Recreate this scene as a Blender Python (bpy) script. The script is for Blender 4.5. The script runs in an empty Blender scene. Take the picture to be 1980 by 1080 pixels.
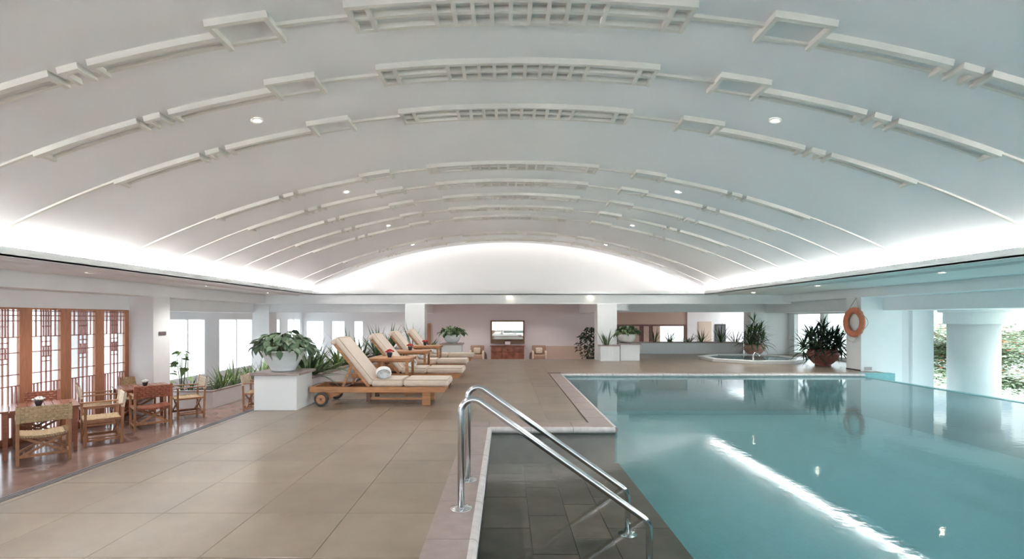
import bpy, bmesh, math, random
from mathutils import Vector, Matrix, Euler
R = random.Random(7)
PI = math.pi
C = bpy.context.scene.collection
S = bpy.context.scene
# ------------------------------------------------------------------ camera
cam = bpy.data.cameras.new('camera'); camo = bpy.data.objects.new('camera', cam); C.objects.link(camo)
camo.location = (0, 0, 1.33); camo.rotation_euler = (PI/2, 0, 0)
cam.sensor_width = 36; cam.lens = 36*960/1980; cam.shift_x = 13/1980; cam.shift_y = 76/1980
cam.clip_start = 0.05; cam.clip_end = 400
S.camera = camo
# ------------------------------------------------------------------ world: bright overcast sky
w = bpy.data.worlds.new('overcast_sky'); S.world = w; w.use_nodes = True
bg = w.node_tree.nodes['Background']; bg.inputs[0].default_value = (0.83, 0.93, 1.0, 1); bg.inputs[1].default_value = 1.0
# ------------------------------------------------------------------ cove strips (real hidden lamps of the vault)
def area(name, loc, rot, sx, sy, power, col=(1, 0.975, 0.92)):
    l = bpy.data.lights.new(name, 'AREA'); l.shape = 'RECTANGLE'; l.size = sx; l.size_y = sy
    l.energy = power; l.color = col; l.spread = 2.5
    o = bpy.data.objects.new(name, l); C.objects.link(o); o.location = loc; o.rotation_euler = rot
    return o
COVE = 600; SPOTW = 35
area('cove_strip_light', (-6.24, 6.3, 2.205), (0, PI - 1.27, 0), 0.05, 18.4, COVE)
area('cove_strip_light', (6.48, 6.3, 2.205), (0, PI + 1.27, 0), 0.05, 18.4, COVE)
area('cove_strip_light', (0.12, 16.05, 2.15), (PI - 0.25, 0, 0), 12.3, 0.05, 1.8)
# ------------------------------------------------------------------ exposure
S.view_settings.view_transform = 'Standard'; S.view_settings.look = 'None'
S.view_settings.gamma = 1; S.view_settings.use_curve_mapping = False
S.view_settings.exposure = 2.28
try:
    S.cycles.max_bounces = 10; S.cycles.diffuse_bounces = 6; S.cycles.transparent_max_bounces = 16
    S.cycles.glossy_bounces = 5; S.cycles.caustics_reflective = False; S.cycles.caustics_refractive = False
    S.cycles.sample_clamp_indirect = 8; S.cycles.use_denoising = True
except Exception: pass

# ================================================================== materials
M = {}
def mat(name, col, rough=0.6, metal=0.0, var=0.0, scale=6.0, stretch=(1, 1, 1), bump=0.0, bscale=None,
        coord='Object', rnd=0.0, spec=0.5, col2=None, sheen=0.0, bdist=0.01, coat=0.0, trans=0.0):
    m = bpy.data.materials.new(name); m.use_nodes = True; nt = m.node_tree; N = nt.nodes; L = nt.links
    b = N['Principled BSDF']; b.inputs['Roughness'].default_value = rough; b.inputs['Metallic'].default_value = metal
    b.inputs['Base Color'].default_value = (*col, 1)
    b.inputs['Specular IOR Level'].default_value = spec
    b.inputs['Coat Weight'].default_value = coat
    b.inputs['Sheen Weight'].default_value = sheen
    tc = N.new('ShaderNodeTexCoord'); mp = N.new('ShaderNodeMapping'); mp.inputs['Scale'].default_value = stretch
    L.new(tc.outputs[coord], mp.inputs[0])
    last = None
    if var > 0:
        nz = N.new('ShaderNodeTexNoise'); nz.inputs['Scale'].default_value = scale; nz.inputs['Detail'].default_value = 6
        L.new(mp.outputs[0], nz.inputs['Vector'])
        rp = N.new('ShaderNodeValToRGB'); rp.color_ramp.elements[0].position = 0.3; rp.color_ramp.elements[1].position = 0.7
        c2 = col2 or tuple(c*(1-var) for c in col); c1 = col if col2 else tuple(min(1, c*(1+var)) for c in col)
        rp.color_ramp.elements[0].color = (*c2, 1); rp.color_ramp.elements[1].color = (*c1, 1)
        L.new(nz.outputs['Fac'], rp.inputs[0]); last = rp.outputs[0]
    if rnd > 0:
        oi = N.new('ShaderNodeObjectInfo'); mr = N.new('ShaderNodeMapRange')
        mr.inputs['To Min'].default_value = 1-rnd; mr.inputs['To Max'].default_value = 1+rnd
        L.new(oi.outputs['Random'], mr.inputs[0])
        hs = N.new('ShaderNodeHueSaturation'); L.new(mr.outputs[0], hs.inputs['Value'])
        if last: L.new(last, hs.inputs['Color'])
        else: hs.inputs['Color'].default_value = (*col, 1)
        last = hs.outputs[0]
    if last: L.new(last, b.inputs['Base Color'])
    if bump > 0:
        n2 = N.new('ShaderNodeTexNoise'); n2.inputs['Scale'].default_value = bscale or scale*4; n2.inputs['Detail'].default_value = 5
        L.new(mp.outputs[0], n2.inputs['Vector'])
        bp = N.new('ShaderNodeBump'); bp.inputs['Strength'].default_value = bump; bp.inputs['Distance'].default_value = bdist
        L.new(n2.outputs['Fac'], bp.inputs['Height']); L.new(bp.outputs[0], b.inputs['Normal'])
    M[name] = m
    return m
mat('plaster', (0.80, 0.805, 0.81), 0.85, var=0.015, scale=1.5, bump=0.05, bscale=60)
mat('vault_plaster', (0.87, 0.86, 0.87), 0.9, var=0.012, scale=0.8, bump=0.04, bscale=50)
mat('rib_plaster', (0.75, 0.715, 0.67), 0.8, var=0.02, scale=5)
mat('white_paint', (0.86, 0.88, 0.89), 0.6, var=0.02, scale=2, bump=0.04, bscale=50)
mat('column_paint', (0.66, 0.68, 0.68), 0.7, var=0.03, scale=3, bump=0.05, bscale=40)
mat('pink_plaster', (0.75, 0.70, 0.70), 0.85, var=0.03, scale=1)
mat('brown_plaster', (0.50, 0.36, 0.30), 0.85, var=0.04, scale=1)
mat('beige_paint', (0.60, 0.47, 0.38), 0.8, var=0.04, scale=1.5)
mat('stone', (0.47, 0.355, 0.235), 0.30, var=0.0, scale=2.2, col2=(0.40, 0.305, 0.21), bump=0.10, bscale=55, rnd=0.10, coord='Object', bdist=0.004)
M['stone'].node_tree  # random per slab comes from Object Info
mat('grout', (0.27, 0.21, 0.155), 0.8, var=0.1, scale=8)
mat('coping_stone', (0.36, 0.29, 0.27), 0.42, var=0.10, scale=9, bump=0.25, bscale=45, rnd=0.05, bdist=0.004)
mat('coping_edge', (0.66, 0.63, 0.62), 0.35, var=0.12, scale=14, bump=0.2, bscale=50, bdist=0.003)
mat('white_marble', (0.80, 0.80, 0.79), 0.3, var=0.05, scale=4)
mat('dark_stone', (0.150, 0.118, 0.098), 0.6, var=0.20, scale=4, rnd=0.28, bump=0.1, bdist=0.003)
mat('dark_grout', (0.30, 0.27, 0.24), 0.8, var=0.1, scale=8)
mat('terracotta_floor', (0.30, 0.20, 0.17), 0.16, var=0.18, scale=2.5, bump=0.06, bscale=20, bdist=0.003)
mat('metal_track', (0.33, 0.31, 0.32), 0.35, metal=0.7, var=0.05, scale=8)
mat('groove', (0.10, 0.09, 0.09), 0.6, var=0.1)
mat('teak', (0.43, 0.20, 0.085), 0.42, var=0.22, scale=5, stretch=(1, 8, 8), bump=0.08)
mat('teak_dark', (0.16, 0.075, 0.045), 0.5, var=0.2, scale=5, stretch=(1, 8, 8))
mat('red_wood', (0.33, 0.135, 0.085), 0.25, var=0.18, scale=6, stretch=(1, 7, 7), bump=0.05)
mat('screen_wood', (0.40, 0.175, 0.095), 0.35, var=0.15, scale=5, stretch=(8, 8, 1), bump=0.05)
mat('lattice_wood', (0.36, 0.15, 0.12), 0.4, var=0.1, scale=5)
mat('chair_wood', (0.42, 0.215, 0.115), 0.38, var=0.18, scale=6, stretch=(4, 4, 1))
mat('cane', (0.55, 0.41, 0.25), 0.5, var=0.16, scale=30, bump=0.2, bdist=0.003)
mat('cane_red', (0.36, 0.13, 0.08), 0.45, var=0.14, scale=30, bump=0.2, bdist=0.003)
mat('cane_pale', (0.76, 0.66, 0.52), 0.5, var=0.10, scale=30, bump=0.2, bdist=0.003)
mat('fabric', (0.72, 0.60, 0.50), 0.9, var=0.04, scale=18, bump=0.15, bscale=260, bdist=0.002, sheen=0.2)
mat('piping', (0.52, 0.40, 0.30), 0.9, var=0.04)
mat('towel', (0.93, 0.94, 0.95), 0.95, var=0.03, scale=20, bump=0.5, bscale=220, bdist=0.004, sheen=0.3)
mat('towel_shade', (0.80, 0.83, 0.86), 0.95, var=0.05, scale=20)
mat('rubber', (0.055, 0.05, 0.05), 0.7, var=0.2, scale=12)
mat('ceramic', (0.80, 0.86, 0.87), 0.28, var=0.03, scale=5, coat=0.2)
mat('ceramic_warm', (0.80, 0.80, 0.78), 0.3, var=0.03, scale=5)
mat('clay', (0.27, 0.10, 0.085), 0.6, var=0.22, scale=9, bump=0.2)
mat('clay_light', (0.50, 0.30, 0.24), 0.6, var=0.2, scale=9, bump=0.2)
mat('soil', (0.05, 0.035, 0.025), 0.95, var=0.3, scale=30, bump=0.5)
mat('leaf', (0.075, 0.135, 0.055), 0.40, var=0.35, scale=7, rnd=0.35)
mat('leaf_grey', (0.13, 0.20, 0.12), 0.45, var=0.3, scale=7, rnd=0.35)
mat('leaf_dark', (0.028, 0.055, 0.032), 0.42, var=0.3, scale=7, rnd=0.40)
mat('leaf_light', (0.20, 0.30, 0.11), 0.45, var=0.3, scale=7, rnd=0.30)
mat('stem', (0.12, 0.15, 0.06), 0.6, var=0.2)
mat('trunk', (0.20, 0.15, 0.11), 0.8, var=0.2, scale=10)
mat('steel', (0.68, 0.69, 0.70), 0.20, metal=1.0, var=0.03, scale=30, stretch=(1, 1, 6))
mat('red_petal', (0.50, 0.012, 0.02), 0.5, var=0.3, scale=30)
mat('white_petal', (0.85, 0.86, 0.82), 0.6, var=0.05, scale=30)
mat('dark_pot', (0.035, 0.035, 0.04), 0.3, var=0.2)
mat('orange_ring', (0.62, 0.20, 0.11), 0.5, var=0.06, scale=10)
mat('rope', (0.45, 0.40, 0.33), 0.9, var=0.1)
mat('plaque', (0.16, 0.13, 0.13), 0.5, var=0.1)
mat('plaque_grey', (0.45, 0.42, 0.44), 0.5, var=0.1)
mat('mirror', (0.80, 0.78, 0.72), 0.02, metal=1.0)
mat('dark_wood', (0.13, 0.05, 0.045), 0.4, var=0.2, scale=6, stretch=(1, 6, 6))
mat('gold_frame', (0.20, 0.12, 0.06), 0.4, var=0.2, scale=8)
mat('burl_wood', (0.25, 0.10, 0.065), 0.3, var=0.45, scale=4, bump=0.03)
mat('armchair_cloth', (0.33, 0.22, 0.16), 0.9, var=0.1, scale=15)
mat('armchair_cushion', (0.60, 0.50, 0.40), 0.9, var=0.08, scale=15)
mat('black_art', (0.06, 0.05, 0.055), 0.4, var=0.5, scale=5)
mat('ground', (0.60, 0.61, 0.60), 0.9, var=0.1, scale=0.3)
mat('grass_ground', (0.34, 0.40, 0.29), 0.9, var=0.3, scale=0.8)
mat('tree_leaf', (0.36, 0.46, 0.30), 0.6, var=0.4, scale=3)
mat('orange_bloom', (0.85, 0.16, 0.05), 0.6, var=0.2, scale=3)
mat('building_wall', (0.74, 0.76, 0.76), 0.8, var=0.03, scale=0.5)
mat('building_glass', (0.35, 0.40, 0.44), 0.2, var=0.1)
mat('black', (0.02, 0.02, 0.02), 0.5, var=0.1)

# stone colour varies smoothly through the deck (world position), each slab a little different
def stone_world(m, a, b, scale):
    nt = m.node_tree; N = nt.nodes; L = nt.links
    g = N.new('ShaderNodeNewGeometry'); nz = N.new('ShaderNodeTexNoise'); nz.inputs['Scale'].default_value = scale
    nz.inputs['Detail'].default_value = 8; nz.inputs['Roughness'].default_value = 0.62
    L.new(g.outputs['Position'], nz.inputs['Vector'])
    rp = N.new('ShaderNodeValToRGB'); rp.color_ramp.elements[0].position = 0.32; rp.color_ramp.elements[1].position = 0.68
    rp.color_ramp.elements[0].color = (*a, 1); rp.color_ramp.elements[1].color = (*b, 1)
    L.new(nz.outputs['Fac'], rp.inputs[0])
    hs = [n for n in N if n.type == 'HUE_SAT'][0]
    L.new(rp.outputs[0], hs.inputs['Color'])
stone_world(M['stone'], (0.215, 0.168, 0.126), (0.30, 0.236, 0.174), 1.6)
stone_world(M['dark_stone'], (0.13, 0.08, 0.055), (0.24, 0.155, 0.11), 2.5)

def mosaic(name, c1, c2, cm, size):
    m = bpy.data.materials.new(name); m.use_nodes = True; nt = m.node_tree; N = nt.nodes; L = nt.links
    b = N['Principled BSDF']; b.inputs['Roughness'].default_value = 0.35
    tc = N.new('ShaderNodeTexCoord')
    sp = N.new('ShaderNodeSeparateXYZ'); L.new(tc.outputs['Object'], sp.inputs[0])
    ad = N.new('ShaderNodeMath'); ad.operation = 'ADD'; L.new(sp.outputs['Y'], ad.inputs[0]); L.new(sp.outputs['Z'], ad.inputs[1])
    cb = N.new('ShaderNodeCombineXYZ'); L.new(sp.outputs['X'], cb.inputs['X']); L.new(ad.outputs[0], cb.inputs['Y'])
    br = N.new('ShaderNodeTexBrick'); br.offset = 0; br.inputs['Scale'].default_value = 1/size
    br.inputs['Brick Width'].default_value = 1; br.inputs['Row Height'].default_value = 1; br.inputs['Mortar Size'].default_value = 0.03
    br.inputs['Color1'].default_value = (*c1, 1); br.inputs['Color2'].default_value = (*c2, 1); br.inputs['Mortar'].default_value = (*cm, 1)
    L.new(cb.outputs[0], br.inputs['Vector']); L.new(br.outputs['Color'], b.inputs['Base Color'])
    M[name] = m
mosaic('pool_tile', (0.18, 0.44, 0.47), (0.20, 0.48, 0.51), (0.28, 0.53, 0.55), 0.05)
mosaic('water_line_tile', (0.14, 0.43, 0.46), (0.18, 0.48, 0.50), (0.25, 0.50, 0.52), 0.05)

def water_mat(name, tint, bump, rough=0.0, scale=5.0, milky=0.0):
    m = bpy.data.materials.new(name); m.use_nodes = True; nt = m.node_tree; N = nt.nodes; L = nt.links
    for n in list(N): N.remove(n)
    out = N.new('ShaderNodeOutputMaterial'); mx = N.new('ShaderNodeMixShader'); fr = N.new('ShaderNodeFresnel'); fr.inputs['IOR'].default_value = 1.33
    tr = N.new('ShaderNodeBsdfTransparent'); tr.inputs[0].default_value = (*tint, 1)
    gl = N.new('ShaderNodeBsdfGlossy'); gl.inputs['Roughness'].default_value = rough
    if bump > 0:
        tc = N.new('ShaderNodeTexCoord'); mp = N.new('ShaderNodeMapping'); mp.inputs['Scale'].default_value = (1, 1.6, 1)
        nz = N.new('ShaderNodeTexNoise'); nz.inputs['Scale'].default_value = scale; nz.inputs['Detail'].default_value = 4
        bp = N.new('ShaderNodeBump'); bp.inputs['Strength'].default_value = bump; bp.inputs['Distance'].default_value = 0.01
        L.new(tc.outputs['Object'], mp.inputs[0]); L.new(mp.outputs[0], nz.inputs['Vector']); L.new(nz.outputs['Fac'], bp.inputs['Height'])
        L.new(bp.outputs[0], gl.inputs['Normal']); L.new(bp.outputs[0], fr.inputs['Normal'])
    body = tr
    if milky > 0:          # light scattered back by the water body
        df = N.new('ShaderNodeBsdfDiffuse'); df.inputs[0].default_value = (0.205, 0.43, 0.47, 1); m2 = N.new('ShaderNodeMixShader'); 
        ge = N.new('ShaderNodeNewGeometry'); dt = N.new('ShaderNodeVectorMath'); dt.operation = 'DOT_PRODUCT'; L.new(ge.outputs['Incoming'], dt.inputs[0]); L.new(ge.outputs['Normal'], dt.inputs[1])
        ab = N.new('ShaderNodeMath'); ab.operation = 'ABSOLUTE'; L.new(dt.outputs['Value'], ab.inputs[0])
        dv = N.new('ShaderNodeMath'); dv.operation = 'DIVIDE'; 
        t3 = N.new('ShaderNodeTexCoord'); s3 = N.new('ShaderNodeSeparateXYZ'); L.new(t3.outputs['Object'], s3.inputs[0])
        g3 = N.new('ShaderNodeMapRange'); g3.inputs['From Min'].default_value = 1.30; g3.inputs['From Max'].default_value = 1.55; g3.inputs['To Min'].default_value = -milky*0.12; g3.inputs['To Max'].default_value = -milky
        L.new(s3.outputs['X'], g3.inputs[0]); L.new(g3.outputs[0], dv.inputs[0])      # shallow over the bench, deep beyond it
        L.new(ab.outputs[0], dv.inputs[1])      # slant path through the water
        ex = N.new('ShaderNodeMath'); ex.operation = 'EXPONENT'; L.new(dv.outputs[0], ex.inputs[0])
        sb_ = N.new('ShaderNodeMath'); sb_.operation = 'SUBTRACT'; sb_.inputs[0].default_value = 1.0; L.new(ex.outputs[0], sb_.inputs[1]); L.new(sb_.outputs[0], m2.inputs[0])
        L.new(tr.outputs[0], m2.inputs[1]); L.new(df.outputs[0], m2.inputs[2]); body = m2
    L.new(fr.outputs[0], mx.inputs[0]); L.new(body.outputs[0], mx.inputs[1]); L.new(gl.outputs[0], mx.inputs[2]); L.new(mx.outputs[0], out.inputs[0])
    M[name] = m
water_mat('water', (0.88, 0.98, 0.98), 0.08, 0.0, 9, 0.12)
water_mat('glass', (0.95, 0.98, 0.98), 0.0)

def emit(name, col, s):
    m = bpy.data.materials.new(name); m.use_nodes = True; N = m.node_tree.nodes; b = N['Principled BSDF']
    b.inputs['Emission Color'].default_value = (*col, 1); b.inputs['Emission Strength'].default_value = s
    M[name] = m
emit('lamp_glow', (1, 0.88, 0.68), 12); emit('cove_glow', (1, 0.95, 0.86), 0.9)
# frosted panes of the screens
m = bpy.data.materials.new('frosted_glass'); m.use_nodes = True; N = m.node_tree.nodes; L = m.node_tree.links
for n in list(N): N.remove(n)
o_ = N.new('ShaderNodeOutputMaterial'); mx = N.new('ShaderNodeMixShader'); a_ = N.new('ShaderNodeBsdfTransparent'); b_ = N.new('ShaderNodeBsdfTranslucent')
b_.inputs[0].default_value = (0.93, 0.95, 0.96, 1); a_.inputs[0].default_value = (0.93, 0.96, 0.97, 1); mx.inputs[0].default_value = 0.35
L.new(a_.outputs[0], mx.inputs[1]); L.new(b_.outputs[0], mx.inputs[2]); L.new(mx.outputs[0], o_.inputs[0]); M['frosted_glass'] = m

# ================================================================== mesh builder
class MB:
    def __init__(s): s.v = []; s.f = []
    def add(s, vs, fs):
        n = len(s.v); s.v += [tuple(v) for v in vs]; s.f += [tuple(i+n for i in f) for f in fs]; return s
    def box(s, x0, x1, y0, y1, z0, z1, T=None):
        vs = [(x, y, z) for z in (z0, z1) for y in (y0, y1) for x in (x0, x1)]
        if T is not None: vs = [T @ Vector(v) for v in vs]
        return s.add(vs, [(0, 2, 3, 1), (4, 5, 7, 6), (0, 1, 5, 4), (2, 6, 7, 3), (0, 4, 6, 2), (1, 3, 7, 5)])
    def rbox(s, x0, x1, y0, y1, z0, z1, r, seg=3, T=None, puff=0.0):
        bm = bmesh.new(); bmesh.ops.create_cube(bm, size=1)
        for v in bm.verts: v.co = Vector(((x0+x1)/2+v.co.x*(x1-x0), (y0+y1)/2+v.co.y*(y1-y0), (z0+z1)/2+v.co.z*(z1-z0)))
        bmesh.ops.bevel(bm, geom=list(bm.edges), offset=r, segments=seg, affect='EDGES', profile=0.5)
        bm.verts.index_update()
        vs = [v.co.copy() for v in bm.verts]; fs = [[v.index for v in f.verts] for f in bm.faces]; bm.free()
        if T is not None: vs = [T @ v for v in vs]
        return s.add(vs, fs)
    def bar(s, a, b, wd, dp, up=(0, 0, 1)):     # rectangular bar from a to b
        a = Vector(a); b = Vector(b); d = (b-a).normalized(); up = Vector(up)
        if abs(d.dot(up)) > 0.98: up = Vector((0, 1, 0))
        x = d.cross(up).normalized(); y = x.cross(d)
        vs = []
        for p in (a, b):
            for i, j in ((-1, -1), (1, -1), (1, 1), (-1, 1)): vs.append(p+x*wd/2*i+y*dp/2*j)
        return s.add(vs, [(3, 2, 1, 0), (4, 5, 6, 7), (0, 1, 5, 4), (1, 2, 6, 5), (2, 3, 7, 6), (3, 0, 4, 7)])
    def tube(s, pts, r, n=10, closed=False, cap=True):
        pts = [Vector(p) for p in pts]; m = len(pts); rs = r if isinstance(r, (list, tuple)) else [r]*m
        base = len(s.v); ref = None
        for i, p in enumerate(pts):
            if closed: d = (pts[(i+1) % m]-pts[i-1]).normalized()
            else: d = (pts[min(i+1, m-1)]-pts[max(i-1, 0)]).normalized()
            if ref is None:
                ref = Vector((0, 0, 1)) if abs(d.z) < 0.9 else Vector((1, 0, 0))
            x = (ref - d*ref.dot(d)).normalized(); ref = x; y = d.cross(x)
            for k in range(n):
                t = 2*PI*k/n; s.v.append(tuple(p+(x*math.cos(t)+y*math.sin(t))*rs[i]))
        for i in range(m if closed else m-1):
            j = (i+1) % m
            for k in range(n):
                k2 = (k+1) % n; s.f.append((base+i*n+k, base+i*n+k2, base+j*n+k2, base+j*n+k))
        if cap and not closed:
            s.f.append(tuple(base+k for k in reversed(range(n)))); s.f.append(tuple(base+(m-1)*n+k for k in range(n)))
        return s
    def lathe(s, prof, n=24, c=(0, 0, 0), sy=1.0):
        base = len(s.v); m = len(prof)
        for r, z in prof:
            for k in range(n):
                t = 2*PI*k/n; s.v.append((c[0]+r*math.cos(t), c[1]+r*math.sin(t)*sy, c[2]+z))
        for i in range(m-1):
            for k in range(n):
                k2 = (k+1) % n; s.f.append((base+i*n+k, base+i*n+k2, base+(i+1)*n+k2, base+(i+1)*n+k))
        s.f.append(tuple(base+k for k in reversed(range(n)))); s.f.append(tuple(base+(m-1)*n+k for k in range(n)))
        return s
    def mesh(s, name, material, smooth=False):
        me = bpy.data.meshes.new(name); me.from_pydata(s.v, [], s.f); me.update()
        if smooth:
            me.polygons.foreach_set('use_smooth', [True]*len(me.polygons))
        if material: me.materials.append(M[material])
        return me
    def build(s, name, material, parent=None, loc=None, rz=0, smooth=False, bevel=0):
        o = bpy.data.objects.new(name, s.mesh(name, material, smooth)); C.objects.link(o)
        if parent: o.parent = parent
        if loc: o.location = loc
        if rz: o.rotation_euler[2] = rz
        if bevel:
            b = o.modifiers.new('bevel', 'BEVEL'); b.width = bevel; b.segments = 2; b.limit_method = 'ANGLE'
        return o
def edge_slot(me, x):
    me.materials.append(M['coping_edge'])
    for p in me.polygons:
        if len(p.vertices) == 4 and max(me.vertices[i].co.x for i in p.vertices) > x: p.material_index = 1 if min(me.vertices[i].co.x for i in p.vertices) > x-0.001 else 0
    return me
def put(name, me, parent=None, loc=(0, 0, 0), rot=(0, 0, 0), scale=None, mtx=None):
    o = bpy.data.objects.new(name, me); C.objects.link(o)
    if parent: o.parent = parent
    if mtx is not None: o.matrix_local = mtx
    else:
        o.location = loc; o.rotation_euler = rot
        if scale: o.scale = scale
    return o
def tag(o, label, cat, group=None, kind=None):
    o['label'] = label; o['category'] = cat
    if group: o['group'] = group
    if kind: o['kind'] = kind
    return o
def thing(name, label, cat, loc=(0, 0, 0), rz=0, group=None):
    o = bpy.data.objects.new(name, None); C.objects.link(o); o.empty_display_size = 0.1
    o.location = loc; o.rotation_euler = (0, 0, rz)
    return tag(o, label, cat, group)
def struct(o): o['kind'] = 'structure'; return o
def sempty(name):
    o = bpy.data.objects.new(name, None); C.objects.link(o); return struct(o)
def copy_tree(o, parent=None):
    c = o.copy(); C.objects.link(c)
    if parent: c.parent = parent
    for ch in KIDS.get(o.name, []) or list(o.children): copy_tree(ch, c)
    return c
KIDS = {}
def dup(o, loc, rz, label, group=None):
    bpy.context.view_layer.update() if False else None
    c = copy_tree(o); c.location = loc; c.rotation_euler = (0, 0, rz); c['label'] = label
    if group: c['group'] = group
    return c

# ================================================================== the hall
XC = 0.12; RV = 14.0; ZC = 3.83-RV            # vault axis, radius, centre height
WZ = -0.07                                   # water level
SUNK = -0.8                                  # sunken dining floor
def vz(x): return ZC+math.sqrt(RV*RV-(x-XC)**2)

# ---- pool floor / deck base
b = MB()
b.box(-3.66, -0.20, -5, 16.4, SUNK, -0.014)
b.box(-0.20, 1.35, 6.10, 16.4, -0.9, -0.014)
b.box(1.35, 3.6, 12.02, 16.4, -0.9, -0.014)
b.box(3.6, 8.7, 12.02, 18.9, -0.9, -0.014)
b.box(8.7, 9.5, 12.30, 18.9, -0.9, -0.014)
b.box(9.5, 10.6, 13.2, 18.9, -0.9, -0.014)
floor = struct(b.build('floor', 'grout'))
TS = 0.63
tb = MB(); g = 0.0008; h_ = TS/2
v0 = [(-h_+g, -h_+g), (h_-g, -h_+g), (h_-g, h_-g), (-h_+g, h_-g)]
e = 0.002
v1 = [(-h_+g+e, -h_+g+e), (h_-g-e, -h_+g+e), (h_-g-e, h_-g-e), (-h_+g+e, h_-g-e)]
tb.add([(x, y, -0.014) for x, y in v0]+[(x, y, -0.0015) for x, y in v0]+[(x, y, 0) for x, y in v1],
       [(0, 1, 5, 4), (1, 2, 6, 5), (2, 3, 7, 6), (3, 0, 4, 7), (4, 5, 9, 8), (5, 6, 10, 9), (6, 7, 11, 10), (7, 4, 8, 11), (8, 9, 10, 11)])
TILE = tb.mesh('tile', 'stone')
def tilebox(mb, x0, x1, y0, y1, z=0.0):
    mb.box(x0+g, x1-g, y0+g, y1-g, -0.014, z)
far = MB(); n_t = 0
cols = [(-3.60+TS*i, -3.60+TS*(i+1)) for i in range(5)]          # -3.60 .. -0.45
y = 2.14-TS*6
k = 0
while y < 16.4:
    y1 = min(y+TS, 16.4)
    for (x0, x1) in cols:
        if 1.4 < y < 11 and y1-y > TS-0.01:
            put('tile', TILE, floor, ((x0+x1)/2, (y+y1)/2, R.uniform(-0.0008, 0.0006)))
        else: tilebox(far, x0, x1, y, y1)
    for (x0, x1) in ((-0.45, 0.05), (0.05, 0.55), (0.55, 1.05)):
        if y > 6.3 and y < 11:
            mb = MB(); mb.box(x0+g, x1-g, y+g, y1-g, -0.014, R.uniform(-0.0006, 0.0004)); mb.build('tile', 'stone', floor)
        elif y >= 11: tilebox(far, x0, x1, y, y1)
    y += TS
for i in range(5):                                                # cut row behind the projection coping
    pass
mb = MB()
for (x0, x1) in ((-0.45, 0.05), (0.05, 0.55), (0.55, 1.05)): tilebox(mb, x0, x1, 6.38, 6.55)
mb.build('tile', 'stone', floor)
# far and right field of slabs, too foreshortened to pick apart
x = 1.05
while x < 10.6:
    y = 12.32
    while y < 18.9:
        x1 = min(x+TS, 10.6); y1 = min(y+TS, 18.9)
        if not (x < 3.6-0.3 and y > 16.3) and not (x1 > 9.45 and y < 12.6): tilebox(far, x, x1, y, min(y1, 16.4) if x < 3.3 else y1)
        y += TS
    x += TS
far.build('slab_field', 'stone', floor)['kind'] = 'stuff'
# tiles fill row Y<..: border strip along the deck edge with its sliding-door track
b = MB(); b.box(-3.66, -3.605, -5, 16.4, -0.014, -0.001); trk = struct(b.build('trim_1', 'stone'))
b = MB(); b.box(-3.75, -3.66, -5, 16.4, SUNK, -0.006); b.build('track_bed', 'groove', trk)
for x0 in (-3.75, -3.718, -3.686):
    MB().box(x0, x0+0.012, -5, 16.4, -0.006, 0.002).build('track_rail', 'metal_track', trk)

# ---- coping stones round the pool
cop = sempty('trim_2')
def coping_mesh(L, W=0.28, ov=0.035, t=0.075):
    mb = MB(); prof = [(0, -0.014), (0, 0.0)]
    r = t/2
    prof += [(W-0.015, 0), (W, 0)]
    for i in range(1, 8):
        a = PI/2-PI*i/8; prof.append((W+math.cos(a)*r, -r+math.sin(a)*r))
    prof += [(W, -t), (W-ov*2, -t), (W-ov*2, -0.014)]
    n = len(prof)
    for y in (0.002, L-0.002):
        for p in prof: mb.v.append((p[0], y, p[1]))
    for i in range(n):
        j = (i+1) % n; mb.f.append((i, n+i, n+j, j))
    mb.f.append(tuple(range(n))); mb.f.append(tuple(n+i for i in reversed(range(n))))
    return mb
cm = edge_slot(coping_mesh(0.62).mesh('coping_stone', 'coping_stone'), 0.265)
y = 6.10-0.62
while y > -3.4:
    put('coping_stone', cm, cop, (-0.48, y, 0.001)); y -= 0.62
# projection front edge (nose towards the camera)
for i in range(3):
    mb = coping_mesh(0.516); me = edge_slot(mb.mesh('coping_stone', 'coping_stone'), 0.265)
    put('coping_stone', me, cop, (-0.2+i*0.516+(0), 6.38, 0.001), (0, 0, -PI/2))
mb = MB(); mb.box(-0.48, -0.202, 6.104, 6.378, -0.014, 0.001); mb.build('coping_stone', 'coping_stone', cop)
y = 6.10; n = 0
cm2 = edge_slot(coping_mesh(0.591).mesh('coping_stone', 'coping_stone'), 0.265)
for i in range(10): put('coping_stone', cm2, cop, (1.07, 6.10+i*0.592, 0.0015))
cm3 = edge_slot(coping_mesh(0.61).mesh('coping_stone', 'coping_stone'), 0.265)
for i in range(12): put('coping_stone', cm3, cop, (1.37+i*0.611, 12.30, 0.001), (0, 0, -PI/2))

# ---- pool basin
b = MB()
P = [(-0.20, -5), (8.6, -5), (8.6, 12.05), (1.38, 12.05), (1.38, 6.14), (-0.20, 6.14)]
zt, zb = -0.06, -1.0
n = len(P)
vs = [(x, y, zt) for x, y in P]+[(x, y, zb) for x, y in P]
b.add(vs, [(i, (i+1) % n, n+(i+1) % n, n+i) for i in range(n)]+[(11, 10, 9, 8, 7, 6)])
b.box(8.6, 8.85, -5, 12.05, -1.45, WZ-0.012)          # overflow lip
struct(b.build('pool_basin', 'pool_tile'))
b = MB(); b.box(8.70, 9.50, 12.10, 12.32, -1.2, 0.0); struct(b.build('trim_3', 'water_line_tile'))
b = MB(); b.box(8.85, 10.6, -5, 12.1, -1.3, -0.55); struct(b.build('overflow_channel', 'water_line_tile'))
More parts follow.
